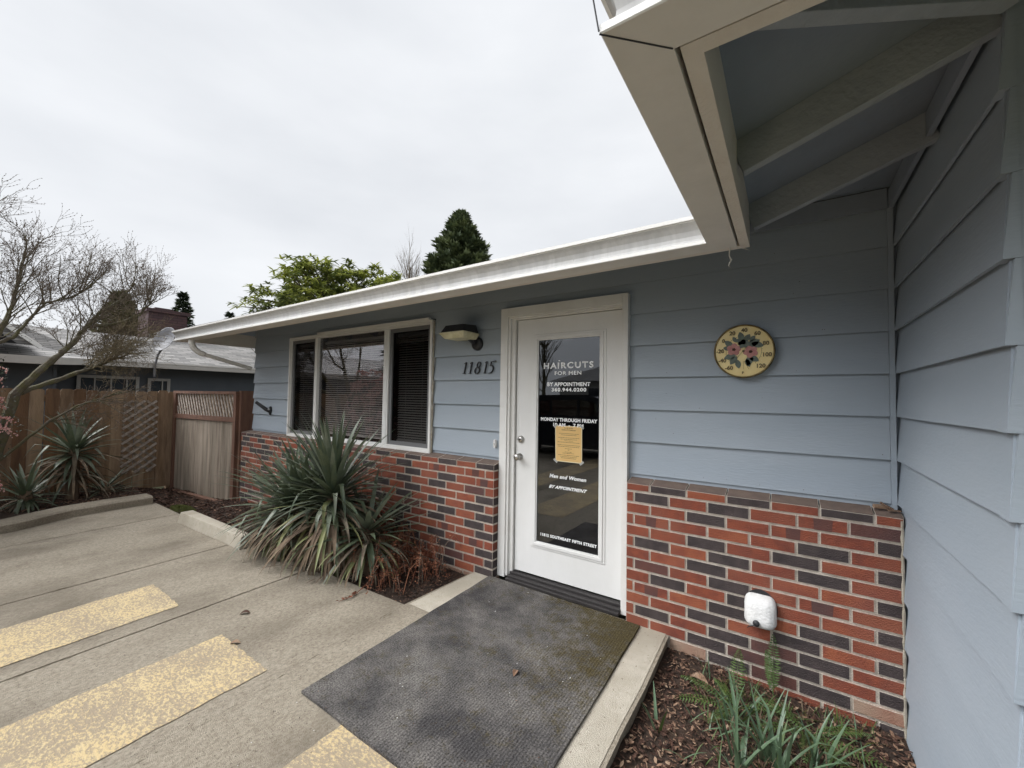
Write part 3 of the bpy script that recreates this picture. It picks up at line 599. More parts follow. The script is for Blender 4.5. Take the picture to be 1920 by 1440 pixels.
b = MB(); b.add([(-3.7, .055, .9), (-3.7, .055, 2.25), (-3.7, 1.6, 2.25), (-3.7, 1.6, .9), (-.98, .055, .9), (-.98, .055, 2.25), (-.98, 1.6, 2.25), (-.98, 1.6, .9)],
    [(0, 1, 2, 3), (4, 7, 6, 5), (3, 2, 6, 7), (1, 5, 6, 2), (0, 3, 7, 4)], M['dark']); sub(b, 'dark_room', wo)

# door ---------------------------------------------------------------
b = MB()
b.box(-0.135, -0.062, -0.040, 0.06, -0.062, 2.228, M['white']); b.box(0.946, 0.988, -0.040, 0.06, -0.065, 2.228, M['white']); b.box(-0.062, 0.946, -0.040, 0.06, 2.150, 2.228, M['white'])
b.box(-0.062, -0.040, -0.028, 0.06, -0.05, 2.150, M['white']); b.box(-0.062, 0.946, -0.0275, 0.06, 2.138, 2.1495, M['white'])
place(b, 'door_casing', house, bevel=0.003)
b = MB(); b.box(-0.040, -0.003, -0.006, 0.10, -0.05, 2.137, M['white']); b.box(-0.003, 0.945, -0.006, 0.10, 2.126, 2.1375, M['white']); place(b, 'door_jamb', house, bevel=0.002)
b = MB(); b.box(-0.02, 0.945, -0.085, 0.03, -0.066, -0.044, M['bronze']); b.box(-0.02, 0.945, -0.060, 0.03, -0.0437, -0.028, M['bronze']); b.box(-0.02, 0.945, -0.020, 0.03, -0.0277, -0.010, M['bronze'])
place(b, 'threshold', house, bevel=0.003)
D0 = 0.018
b = MB(); X0, X1, ZB, ZT = 0.006, 0.934, 0.004, 2.120; gx0, gx1, gz0, gz1 = 0.205, 0.768, 0.268, 1.950
b.box(X0, gx0, D0, D0 + .045, ZB, ZT, M['door']); b.box(gx1, X1, D0, D0 + .045, ZB, ZT, M['door']); b.box(gx0, gx1, D0, D0 + .045, ZB, gz0, M['door']); b.box(gx0, gx1, D0, D0 + .045, gz1, ZT, M['door'])
door = place(b, 'door', house)
b = MB(); frame(b, 0.166, 0.806, 0.230, 1.988, 0.018, D0 - .006, D0 + .002, M['door']); frame(b, 0.184, 0.788, 0.248, 1.970, 0.024, D0 - .013, D0 + .002, M['door']); frame(b, 0.2078, 0.7642, 0.2718, 1.9462, 0.010, D0 - .006, D0 + .004, M['door'])
sub(b, 'glazing_frame', door, bevel=0.0025)
b = MB(); b.box(0.2176, 0.7544, D0 + .004, D0 + .010, 0.2816, 1.9364, M['glassd']); sub(b, 'glass_pane', door)
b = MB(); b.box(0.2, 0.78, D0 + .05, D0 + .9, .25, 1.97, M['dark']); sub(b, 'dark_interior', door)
YT = D0 + 0.0025; kw = dict(parent=door)
def line(body, x0, x1, zb, h, off=0.012, shear=0, spacing=1.05):
    o = text('lettering', body, 1.0, 0, 0, 0, M['text'], None, 1.0, off, shear, 'LEFT', 0.0, spacing)
    me = o.data; xs = [v.co.x for v in me.vertices]; zs = [v.co.z for v in me.vertices]
    sx_ = (x1 - x0) / (max(xs) - min(xs)); sz_ = h / (max(zs) - min(zs))
    a, c = min(xs), min(zs)
    for v in me.vertices: v.co = ((v.co.x - a) * sx_ + x0, YT - 0.0002 + v.co.y * 0, (v.co.z - c) * sz_ + zb)
    o.parent = door; return o
line('HAIRCUTS', 0.265, 0.703, 1.697, 0.050, 0.03, 0, 1.25)
b = MB(); b.box(.402, .416, YT - .0004, YT, 1.757, 1.764, M['text']); sub(b, 'letter_dot', door)
line('FOR MEN', 0.368, 0.602, 1.645, 0.030, 0.015, 0, 1.1); line('BY APPOINTMENT', 0.300, 0.678, 1.554, 0.032, 0.035); line('360.944.0200', 0.341, 0.645, 1.511, 0.031, 0.035, 0, 1.15)
line('MONDAY THROUGH FRIDAY', 0.244, 0.737, 1.270, 0.029, 0.035); line('10 AM  -  7 PM', 0.359, 0.624, 1.230, 0.028, 0.035)
line('Men and Women', 0.331, 0.651, 0.815, 0.030, 0.025, 0.25); line('BY APPOINTMENT', 0.327, 0.660, 0.731, 0.026, 0.03, 0.45); line('11815 SOUTHEAST FIFTH STREET', 0.254, 0.741, 0.333, 0.024, 0.04, 0, 1.1)
b = MB(); b.lathe([(0, 0), (.030, 0), (.030, .006), (.012, .010), (.012, .030), (.022, .038), (.029, .050), (.028, .060), (.018, .068), (0, .069)], (0.045, D0, 0.955), (0, -1, 0), M['metal'])
sub(b, 'door_knob', door, smooth=True, auto=True)
b = MB(); b.lathe([(0, 0), (.032, 0), (.031, .008), (.020, .020), (.016, .022), (0, .022)], (0.055, D0, 1.102), (0, -1, 0), M['metal']); b.box(.052, .058, D0 - .026, D0 - .021, 1.095, 1.11, M['black'])
sub(b, 'deadbolt', door, smooth=True, auto=True)

# eaves ---------------------------------------------------------------
GX, GY, GF = 1.738, -0.722, -2.040       # back line of the gutters
def path(o, xe=8.0, xs=-5.30): return [(xs, GY - o), (GX - o, GY - o), (GX - o, GF - o), (xe, GF - o)]
gp = [(0, 2.335), (0, 2.195), (.115, 2.195), (.118, 2.198), (.118, 2.214), (.104, 2.222), (.094, 2.234), (.092, 2.252), (.098, 2.278), (.112, 2.300), (.126, 2.312), (.128, 2.318), (.136, 2.318), (.137, 2.336), (.126, 2.337), (.122, 2.322)]
dip = lambda x: 0.012 * (x - 1.6) / 6.9 if x < 1.6 else 0
def sweep(idx, name, prof, m_, top=True, par=house, lift=0):
    b = MB(); n = len(prof); vs = []
    for k in (idx, idx + 1):
        for o, z in prof:
            p = path(o)[k]; vs.append((p[0], p[1], z + dip(p[0]) + lift))
    fs = [(i, i + 1, n + i + 1, n + i) for i in range(n - 1)] + [(n - 1, 0, n, 2 * n - 1)]
    if idx == 0: fs.append(tuple(range(n)))
    if name != 'gutter': b.add(vs, fs, m_); return place(b, name, par)
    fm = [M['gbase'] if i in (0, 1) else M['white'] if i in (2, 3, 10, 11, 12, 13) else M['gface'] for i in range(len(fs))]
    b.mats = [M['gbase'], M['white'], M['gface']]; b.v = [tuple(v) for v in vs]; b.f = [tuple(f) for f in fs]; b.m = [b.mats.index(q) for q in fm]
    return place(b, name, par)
gut = [sweep(i, 'gutter', gp, M['gutter']) for i in range(3)]
# mitre seams and the torn corner flap
b = MB(); b.bar((GX - .118, GF - .118, 2.1945), (GX - .002, GF - .002, 2.1945), .003, .002, M['black']); b.bar((GX - .119, GF - .119, 2.2), (GX - .137, GF - .137, 2.33), .003, .002, M['black']); place(b, 'gutter_seam', house)
b = MB(); b.add([(GX - .01, GY - .01, 2.193), (GX + .03, GY + .02, 2.190), (GX + .055, GY + .03, 2.175), (GX + .02, GY + .0, 2.186)], [(0, 1, 2, 3)], M['gutter'])
b.tube([(GX - .03, GY - .006, 2.193), (GX - .033, GY - .006, 2.155), (GX - .024, GY - .004, 2.135), (GX - .036, GY - .007, 2.108), (GX - .028, GY - .006, 2.098)], [.0035, .003, .004, .002, .001], M['gutter'], 5)
place(b, 'torn_sealant', house)
fp = [(-.010, 2.200), (-.050, 2.200), (-.050, 2.388), (-.010, 2.36)]
for i in range(3): sweep(i, 'fascia', fp, M['fascia'])
SL = 0.355
zm = lambda y: 2.388 + SL * (y - GY - .05); zr = lambda x: 2.388 + SL * (x - GX - .05); zf = lambda y: 2.388 + SL * (y - GF - .05)
iy, ix, fy = GY + .049, GX + .049, GF + .049
b = MB()
# main eave up to the valley, left eave beyond the end wall, right wing west eave, front eave
vy = 0.06; vx = ix + (vy - iy)
b.add([(-5.25, iy, zm(iy)), (ix, iy, zm(iy)), (vx, vy, zm(vy)), (-4.5, vy, zm(vy))], [(0, 1, 2, 3)], M['soffit'])
b.add([(-5.25, iy, zm(iy)), (-4.5, vy, zm(vy)), (-4.5, 11.2, zm(vy)), (-5.25, 12, zm(iy))], [(0, 1, 2, 3)], M['soffit'])
b.add([(ix, iy, zr(ix)), (ix, fy, zr(ix)), (XR + .1, fy + (XR + .1 - ix), zr(XR + .1)), (XR + .1, iy + (XR + .1 - ix), zr(XR + .1))], [(0, 1, 2, 3)], M['soffit'])
b.add([(ix, fy, zf(fy)), (9, fy, zf(fy)), (9, YO + .1, zf(YO + .1)), (ix + (YO + .1 - fy), YO + .1, zf(YO + .1))], [(0, 1, 2, 3)], M['soffit'])
place(b, 'soffit', house)
def rafter(p, q, wd=0.040, dp=0.122):
    p = Vector(p); q = Vector(q); b = MB()
    b.bar((p.x, p.y, p.z - dp / 2 - .001), (q.x, q.y, q.z - dp / 2 - .001), wd, dp, M['rafter']); place(b, 'rafter', house, bevel=0.003)
for y in (-0.705, -1.27): rafter((ix + .001, y, zr(ix)), (XR + .004, y, zr(XR)))
rafter((ix + .02, fy + .02, zr(ix) + .004), (XR + .0, fy + XR - ix + .0, zr(XR) + .0), 0.044, 0.125)
for x in (3.0, 3.6, 4.2, 4.8): rafter((x, fy + .001, zf(fy)), (x, YO, zf(YO)))
for x in (-4.62, -4.0, -3.4, -2.8, -2.2, -1.6, -1.0, -0.4, 0.2, 0.8, 1.4): rafter((x, iy + .001, zm(iy)), (x, 0.0, zm(0.0)))
rafter((-5.23, iy + .02, zm(iy)), (-4.77, -0.01 , zm(-.08)), 0.044)
for y in (0.6, 1.2): rafter((-5.23, y, zm(iy)), (-4.77, y, zm(iy) + SL * .46))
b = MB(); b.box(1.70, 2.384, -0.018, -0.001, 2.505, 2.612, M['soffit']); place(b, 'frieze_board', house)
b = MB(); 
for y0, y1 in ((-0.684, -0.02), (-1.248, -0.726)): b.box(XR - .020, XR - .001, y0, y1, 2.50, zr(XR) - .012, M['soffit'])
place(b, 'frieze_board', house)
b = MB(); b.box(-5.30, -5.248, GY + .012, 12.0, 2.195, 2.395, M['fascia']); place(b, 'fascia', house)
# roof
b = MB(); ov = 0.035
e = [(-5.32, GY - .01), (-5.32, 5.9)]
zt = 2.375; yr = 2.5; hr_ = zt + SL * (yr - GY)
b.add([(-5.33, GY - .03, zt), (GX - .03, GY - .03, zt), (GX - .03 + (yr - GY), yr, hr_), (-5.33 + (yr - GY), yr, hr_), (-5.33, 12, zt), (8.9, 12, zt)], [(0, 1, 2, 3), (0, 3, 4), (4, 3, 2, 5)], M['shingle2'])
xm = 5.0; hz = zt + SL * (xm - GX)
b.add([(GX - .03, GF - .03, zt), (9.5, GF - .03, zt), (xm, GF + xm - GX, hz), (xm, GY + xm - GX, hz), (GX - .03, GY - .03, zt), (9.5, 6, zt)], [(0, 1, 2), (0, 2, 3, 4), (1, 5, 3, 2)], M['shingle2'])
place(b, 'roof', house)
# downspout: gutter outlet, ribbed elbow, run back to the wall
b = MB(); c0 = Vector((-4.80, GY - .055, 2.20))
pts = [c0, c0 + Vector((0, 0, -.07)), c0 + Vector((.01, .02, -.13)), c0 + Vector((.03, .07, -.185)), c0 + Vector((.05, .14, -.215))]
end = Vector((-4.70, -0.06, 1.83)); pts += [pts[-1].lerp(end, .5), end, end + Vector((0, 0.01, -.05)), end + Vector((0.0, .02, -.35)) ]
b.tube(pts[:5], .036, M['gutter'], 10); b.tube([pts[4], end], .033, M['gutter'], 4)
for i in range(12):
    t = i / 11 * 3.9; k = min(int(t), 3); q = pts[k].lerp(pts[k + 1], t - k); d = (pts[k + 1] - pts[k]).normalized()
    b.tube([q - d * .004, q, q + d * .004], [.036, .041, .036], M['gutter'], 10, False)
place(b, 'downspout', house, smooth=False)

# ================================================================== THINGS ON THE WALL
# lamp
lamp = root('wall_lamp', (-0.42, 0, 1.95), 'dark wall lamp with yellowed boxy lens between window and door', 'lamp')
b = MB(); b.lathe([(0, 0), (.062, 0), (.060, .02), (.045, .034), (0, .036)], (-0.425, 0.004, 1.945), (0, -1, 0), M['black']); b.bar((-0.43, -.02, 1.96), (-0.46, -.10, 2.02), .05, .06, M['black']); place(b, 'bracket', lamp, smooth=True, auto=True)
lx0, lx1, ly0, ly1 = -0.648, -0.375, -0.260, -0.050
b = MB(); b.add([(lx0, ly0, 2.03), (lx1, ly0, 2.03), (lx1, ly1, 2.03), (lx0, ly1, 2.03), (lx0 + .035, ly0 + .03, 2.095), (lx1 - .03, ly0 + .03, 2.095), (lx1 - .03, ly1, 2.11), (lx0 + .035, ly1, 2.11)],
    [(0, 3, 2, 1), (4, 5, 6, 7), (0, 1, 5, 4), (1, 2, 6, 5), (2, 3, 7, 6), (3, 0, 4, 7)], M['black']); place(b, 'housing', lamp, bevel=.004)
b = MB(); b.box(lx0 - .006, lx1 + .006, ly0 - .006, ly1 + .004, 2.012, 2.0295, M['lens']); b.add([(lx0, ly0, 2.0118), (lx1, ly0, 2.0118), (lx1, ly1, 2.0118), (lx0, ly1, 2.0118), (lx0 + .03, ly0 + .025, 1.975), (lx1 - .02, ly0 + .025, 1.975), (lx1 - .02, ly1 - .01, 1.975), (lx0 + .03, ly1 - .01, 1.975)],
    [(0, 1, 5, 4), (1, 2, 6, 5), (2, 3, 7, 6), (3, 0, 4, 7), (4, 5, 6, 7)], M['lens']); place(b, 'lens', lamp, bevel=.003)
# house number, cast italic digits
def stroke(b, pts, wd, y0=-0.012, y1=0.002):
    pts = [Vector(p) for p in pts]; n = len(pts); Lf = []; Rt = []
    ws = [q * .70 for q in wd] if isinstance(wd, (list, tuple)) else [wd * .70] * n
    for i, p in enumerate(pts):
        d = (pts[min(i + 1, n - 1)] - pts[max(i - 1, 0)]).normalized(); q = Vector((-d.y, d.x)) * ws[i] / 2; Lf.append(p + q); Rt.append(p - q)
    vs = []
    for y in (y0, y1):
        for a in Lf: vs.append((a.x, y, a.y))
        for a in Rt: vs.append((a.x, y, a.y))
    fs = []
    for i in range(n - 1): fs += [(i, i + 1, n + i + 1, n + i), (2 * n + i, 3 * n + i, 3 * n + i + 1, 2 * n + i + 1), (i, 2 * n + i, 2 * n + i + 1, i + 1), (n + i, n + i + 1, 3 * n + i + 1, 3 * n + i)]
    fs += [(0, n, 3 * n, 2 * n), (n - 1, 3 * n - 1, 4 * n - 1, 2 * n - 1)]
    b.add(vs, fs, M['black'])
hn = root('house_number', (-0.42, 0, 1.66), 'black italic numerals 11815 on blue siding beside the door', 'house number')
def ell(cx, cz, rx, rz, a0=0, a1=360, n=18): return [(cx + rx * math.cos(R(a0 + (a1 - a0) * i / n)), cz + rz * math.sin(R(a0 + (a1 - a0) * i / n))) for i in range(n + 1)]
sh = lambda x, z, x0: (x0 + x + 0.24 * z, 1.672 + z)
H_ = 0.108
for ch, x0 in (('1', -0.578), ('1', -0.508), ('8', -0.425), ('1', -0.335), ('5', -0.270)):
    b = MB()
    if ch == '1':
        stroke(b, [sh(0, 0, x0), sh(0, H_, x0)], [.009, .015]); stroke(b, [sh(-.017, .003, x0), sh(.017, .003, x0)], .006, -.0125); stroke(b, [sh(-.018, H_ * .86, x0), sh(0, H_ * .98, x0)], [.004, .010], -.0125)
    elif ch == '8':
        stroke(b, [sh(x, z, x0) for x, z in ell(0.004, .080, .019, .026)], .010); stroke(b, [sh(x, z, x0) for x, z in ell(-.002, .028, .026, .029)], .0115, -.0125)
    else:
        stroke(b, [sh(-.012, H_ * .93, x0), sh(.034, H_, x0)], [.008, .014]); stroke(b, [sh(-.012, H_ * .95, x0), sh(-.016, .064, x0)], .009, -.0125)
        stroke(b, [sh(x, z, x0) for x, z in [(-.016, .064)] + ell(-.004, .036, .026, .034, 95, -80, 12) + [(-.028, .000)]], [.007] + [.012] * 8 + [.010] * 5 + [.004], -.013)
    place(b, 'digit', hn)
# doorbell, flag bracket
db = root('doorbell', (-0.2, 0, 1.05), 'slim white oval doorbell beside the left door trim', 'doorbell')
b = MB(); pts = ell(-.205, 1.048, .011, .036, 0, 360, 20)[:-1]; b.prism(pts, 'y', -.016, .004, M['cover']); place(b, 'plate', db, bevel=.003)
b = MB(); b.disc((-.205, -.0165, 1.048), .006, (0, -1, 0), M['metal'], 14, .003); place(b, 'button', db)
fb = root('flag_bracket', (-4.23, 0, 1.2), 'black angled flagpole bracket on the siding left of the window', 'bracket')
b = MB(); b.prism(ell(-4.205, 1.215, .028, .062, 0, 360, 16)[:-1], 'y', -.016, .004, M['black']); place(b, 'mounting_plate', fb)
b = MB(); b.tube([(-4.21, -.012, 1.20), (-4.24, -.05, 1.235), (-4.34, -.14, 1.335)], [.018, .026, .021], M['black'], 12); b.disc((-4.212, -.03, 1.235), .012, (1, 0, 0), M['metal'], 10, .02); place(b, 'socket', fb)
# thermometer
TX, TZ, TR = 1.712, 1.765, 0.166
th = root('thermometer', (TX, -0.02, TZ), 'round yellow dial thermometer with faded roses on the siding', 'thermometer')
yd_ = -0.045
b = MB(); b.lathe([(0, 0), (TR - .01, 0), (TR, .010), (TR, .030), (TR - .004, .038), (TR - .009, .036), (TR - .010, .030)], (TX, -.008, TZ), (0, -1, 0), M['gold'], 64); place(b, 'rim', th, smooth=True, auto=True)
b = MB(); b.lathe([(TR - .0095, 0), (TR * .6, .004), (0, .006)], (TX, -.037, TZ), (0, -1, 0), M['dial'], 64); place(b, 'dial', th, smooth=True, auto=True)
def blob(b, cx, cz, rx, rz, rot, y, m_, lobes=0, n=20, sharp=False):
    pts = []
    for i in range(n):
        a = 2 * math.pi * i / n; k = 1 + (0.16 * math.cos(lobes * a) if lobes else 0)
        x = rx * math.cos(a) * k; z = rz * math.sin(a) * k * ((1 - abs(math.cos(a)) ** 3 * .7) if sharp else 1)
        pts.append((cx + x * math.cos(rot) - z * math.sin(rot), cz + x * math.sin(rot) + z * math.cos(rot)))
    b.prism(pts, 'y', y - .0006, y, m_)
b = MB()
for cx, cz in ((-.052, .012), (.038, -.005)):
    for k in range(5):
        a = k * 1.257 + cx * 20; blob(b, TX + cx + .020 * math.cos(a), TZ + cz + .018 * math.sin(a), .021, .018, a, -.0445 - k * .0003, M['pink'], 0)
    blob(b, TX + cx, TZ + cz, .010, .009, 0, -.047, M['chip1'], 5)
for cx, cz in ((-.01, .065), (.0, .045)): blob(b, TX + cx, TZ + cz, .028, .026, .4, -.0452, M['green'], 5)
for cx, cz, r_, a in ((-.012, .085, .024, 1.8), (.018, .075, .022, 1.0), (.05, .045, .03, .5), (.07, .035, .026, -.3), (-.075, .045, .024, 2.4), (-.082, .02, .02, 3.0), (-.07, -.030, .026, 3.4), (-.052, -.052, .024, 4.1), (-.028, -.075, .022, 4.9), (.03, -.055, .027, 4.4), (.052, -.045, .024, 5.7), (.022, -.07, .02, 5.1), (.045, .07, .018, .9), (-.045, .07, .016, 2.1)):
    blob(b, TX + cx * 1.05, TZ + cz * 1.05, r_ * 1.3, r_ * .72, a, -.0447, M['green'], 0, 16, True)
place(b, 'rose_print', th)
b = MB(); b.bar((TX - .035, -.0485, TZ - .04), (TX + .02, -.0485, TZ + .028), .0035, .0012, M['ink']); b.disc((TX, -.047, TZ), .007, (0, -1, 0), M['ink'], 14, .003)
b.bar((TX + .0, -.0445, TZ - .062), (TX + .0, -.0445, TZ - .112), .0022, .001, M['ink']); b.bar((TX + .004, -.0445, TZ - .062), (TX + .028, -.0445, TZ - .112), .0022, .001, M['ink']); place(b, 'needle', th)
for s_, a in (('60', 232), ('40', 205), ('20', 178), ('0', 148), ('20', 118), ('40', 88), ('60', 55), ('80', 20), ('100', -12), ('120', -46), ('F', 268)):
    rr_ = .132 if s_ not in ('100', '80') else .128
    pre = '-' if s_ in ('20', '40', '60') and a > 170 else ''
    o = text('numeral', pre + s_, .034 if s_ != 'F' else .02, TX + rr_ * math.cos(R(a)) * 0.98, TZ + rr_ * math.sin(R(a)) * .98 - .011, -.0432, M['ink'], None, 1.0, 0.0008); adopt(th, o)
b = MB(); b.tube([(TX + .095 * math.cos(R(a)), -.0405, TZ + .095 * math.sin(R(a))) for a in range(-50, 232, 6)], .0011, M['ink'], 4)
for a in range(-50, 232, 14): b.bar((TX + .095 * math.cos(R(a)), -.0412, TZ + .095 * math.sin(R(a))), (TX + .103 * math.cos(R(a)), -.0412, TZ + .103 * math.sin(R(a))), .0014, .001, M['ink'])
place(b, 'scale_ring', th)
# foam faucet cover
fc = root('faucet_cover', (1.80, -0.1, 0.25), 'white foam faucet cover strapped against the right brick panel', 'faucet cover')
b = MB(); bm = bmesh.new(); bmesh.ops.create_cube(bm, size=1.0)
for v in bm.verts:
    x, y, z = v.co; f = y < 0
    kx = 0.088 if not f else 0.066; kz = 0.100 if not f else 0.068
    v.co = (1.798 + x * 2 * kx, -0.100 if not f else (-0.175 if z > 0 else -0.205), 0.255 + z * 2 * kz - (0.006 if f else 0))
bmesh.ops.bevel(bm, geom=list(bm.edges), offset=0.040, segments=5, affect='EDGES', profile=0.5)
me = bpy.data.meshes.new('shell'); bm.to_mesh(me); bm.free(); me.materials.append(M['cover']); me.polygons.foreach_set('use_smooth', [True] * len(me.polygons))
o = bpy.data.objects.new('shell', me); col.objects.link(o); adopt(fc, o)
b = MB(); b.lathe([(0, 0), (.017, 0), (.017, .010), (.010, .016), (0, .017)], (1.782, -.197, .208), (-.1, -1, .0), M['black'], 14); place(b, 'toggle', fc, smooth=True, auto=True)
b = MB(); b.tube([(1.782, -.205, .206), (1.765, -.205, .192), (1.748, -.20, .183), (1.738, -.196, .170)], .0028, M['black'], 6); place(b, 'cord', fc)
b = MB(); b.prism(ell(1.798, .257, .084, .106, 0, 360, 24)[:-1], 'y', -.104, -.098, M['black']); place(b, 'gasket', fc)
# bark scrap on the ledge
wc = MB(); wc.box(-.028, .028, -.012, .012, -.008, .008, M['chip3'], Matrix.Translation((2.335, -.035, .914)) @ Matrix.Rotation(.25, 4, 'Z') @ Matrix.Rotation(.15, 4, 'X'))
wc.box(-.03, .03, -.012, .012, -.004, .004, M['chip1'], Matrix.Translation((2.36, -.045, .922)) @ Matrix.Rotation(-.25, 4, 'Z') @ Matrix.Rotation(.5, 4, 'Y'))
wc.box(-.025, .03, -.008, .010, -.003, .003, M['chip1'], Matrix.Translation((2.385, -.055, .905)) @ Matrix.Rotation(.2, 4, 'Z'))
tag(wc.build('wood_scrap', bevel=.002), 'small broken wood scrap on the brick ledge at the corner', 'scrap')
# paper notice taped to the glass
pn = root('paper_notice', (0.497, D0, 1.10), 'amber typed notice taped to the inside of the door glass', 'notice')
YP = D0 + .0030
b = MB(); b.add([(.378, YP, 1.238), (.612, YP, 1.238), (.614, YP, .952), (.384, YP, .952), (.378, YP + .001, 1.238), (.612, YP + .001, 1.238), (.614, YP + .001, .952), (.384, YP + .001, .952)], [(0, 3, 2, 1), (4, 5, 6, 7), (0, 1, 5, 4), (1, 2, 6, 5), (2, 3, 7, 6), (3, 0, 4, 7)], M['paperw']); place(b, 'sheet', pn)
b = MB(); b.add([(.384, YP - .0004, 1.233), (.607, YP - .0004, 1.233), (.609, YP - .0004, .958), (.390, YP - .0004, .958)], [(0, 3, 2, 1)], M['paper']); place(b, 'printed_face', pn)
for body, z_, s_ in (('To All of Our', 1.215, .014), ('HAIRCUTS Customers', 1.201, .013)):
    o = text('heading', body, s_, .497, z_, YP - .0006, M['ink'], None, 1.0, .0004, .1, 'CENTER', 0.0); adopt(pn, o)
b = MB(); rr2 = random.Random(4)
for z_, wd in ((1.175, .17), (1.163, .13), (1.142, .18), (1.130, .14), (1.118, .07), (1.106, .19), (1.084, .19), (1.072, .18), (1.056, .06), (1.046, .01), (1.030, .06), (1.020, .10), (1.004, .18), (.992, .14), (.981, .13)):
    x = .497 - wd / 2
    while x < .497 + wd / 2:
        l = min(rr2.uniform(.006, .018), .5 + wd / 2 - x)
        if l > .002: b.add([(x, YP - .0006, z_), (x + l, YP - .0006, z_), (x + l, YP - .0006, z_ + .0034), (x, YP - .0006, z_ + .0034)], [(0, 1, 2, 3)], M['ink'])
        x += l + .003
place(b, 'print_lines', pn)
for x_, z_, a in ((.384, .955, .7), (.612, .955, -.7), (.384, 1.236, -.7), (.610, 1.236, .7)):
    b = MB(); b.box(-.020, .020, 0, .0004, -.008, .008, M['tape'], Matrix.Translation((x_, YP - .0012, z_)) @ Matrix.Rotation(a, 4, 'Y')); place(b, 'tape', pn)
# fallen leaves, each its own thing
def dryleaf(name, x, y, z, s, rot, m_, label, curl=.4):
    b = MB(); n = 6; vs = []
    for i in range(n + 1):
        t = i / n; wd = s * .28 * math.sin(math.pi * (t * .92 + .04)); zc = s * curl * .35 * math.sin(math.pi * t)
        for j in (-1, 0, 1): vs.append(Matrix.Translation((x, y, z)) @ Matrix.Rotation(rot, 4, 'Z') @ Vector(((t - .5) * s, j * wd, zc + (abs(j) * wd * .5) + .002)))
    b.add(vs, [(i * 3 + j, i * 3 + j + 1, (i + 1) * 3 + j + 1, (i + 1) * 3 + j) for i in range(n) for j in (0, 1)], m_); return tag(b.build(name), label, 'leaf')
dryleaf('fallen_leaf', -1.19, -1.555, G, .065, .9, M['chip1'], 'dark curled leaf on the concrete between stripe and mat')
dryleaf('fallen_leaf', -0.865, -1.745, G, .06, .8, M['chip3'], 'pale dry leaf at the top corner of the nearer yellow stripe')
dryleaf('fallen_leaf', 0.69, -1.0, G + .016, .055, 1.8, M['chip2'], 'small tan leaf lying in the middle of the mat')
dryleaf('fallen_leaf', 1.50, -.30, -.165, .11, -.2, M['chip3'], 'pale leaf on bark chips against the right brick panel')
rn_ = random.Random(15); b = MB()
for i in range(420):
    x = rn_.uniform(-5.4, 1.25); y = -.9 - abs(rn_.gauss(0, 1)) * 1.1 if i % 3 else rn_.uniform(-1.02, -.9)
    if x > -.36 and y > -.85: y = -1.0
    if rn_.random() < .25: x, y = rn_.uniform(-.1, 1.25), rn_.uniform(-2.2, -.15)
    z = G + (.018 if -.13 < x < 1.12 and y > -1.74 and x > -.35 else .003); s_ = rn_.uniform(.003, .011); T = Matrix.Translation((x, y, z)) @ Matrix.Rotation(rn_.uniform(0, 6.3), 4, 'Z')
    b.add([T @ Vector(v) for v in ((0, 0, 0), (s_ * .5, -s_ * .25, .001), (s_, 0, .002), (s_ * .5, s_ * .3, .001))], [(0, 1, 2, 3)], rn_.choice([M['chip1'], M['bark'], M['chip2'], M['chip1'], M['cover']]))
tag(b.build('litter'), 'tiny specks of bark and leaf litter on the concrete and mat', 'litter', kind='stuff')
# vine tip trailing onto the slab
b = MB(); pts = [(-.83, -.83, -.03), (-.82, -.92, G + .01), (-.80, -1.0, G + .008), (-.81, -1.09, G + .008)]
b.tube(pts, [.003, .003, .003, .002], M['rust'], 5)
for i in range(22):
    t = random.random() * 2.99; k = int(t); q = Vector(pts[k]).lerp(Vector(pts[k + 1]), t - k); T = Matrix.Translation(q + Vector((0, 0, .006))) @ Matrix.Rotation(random.random() * 6.3, 4, 'Z') @ Matrix.Rotation(jit(1), 4, 'X')
    b.add([T @ Vector(v) for v in ((0, 0, 0), (.012, -.008, .003), (.026, 0, 0), (.012, .008, .004))], [(0, 1, 2, 3)], M['rust'])
tag(b.build('dead_vine'), 'thin dry brown vine tip trailing onto the concrete slab', 'vine')

# ================================================================== PLANTS NEAR
def blade(b, base, az, el, L_, wd, droop, m_, n=7, fold=.25, kink=None, tip=1.0):
    """strap leaf: starts at elevation el, bends down by droop radians; V-folded"""
    p = Vector(base); e = el; vs = []; d_az = az + jit(.12)
    for i in range(n + 1):
        t = i / n; w_ = wd * (min(1, .55 + t * 3) * (1 - t ** 2.6 * tip)) + .0006
        if kink and t > kink[0]: e_ = e - kink[1]
        else: e_ = e
        d = Vector((math.cos(e_) * math.cos(d_az), math.cos(e_) * math.sin(d_az), math.sin(e_))); s_ = Vector((-math.sin(d_az), math.cos(d_az), 0)); u = s_.cross(d)
        vs += [p - s_ * w_ / 2 + u * (w_ * fold * -.5), p, p + s_ * w_ / 2 + u * (w_ * fold * -.5)]
        p = p + d * (L_ / n); e -= droop / n * (0.4 + 1.2 * t)
    b.add(vs, [(i * 3 + j, i * 3 + j + 1, (i + 1) * 3 + j + 1, (i + 1) * 3 + j) for i in range(n) for j in (0, 1)], m_)
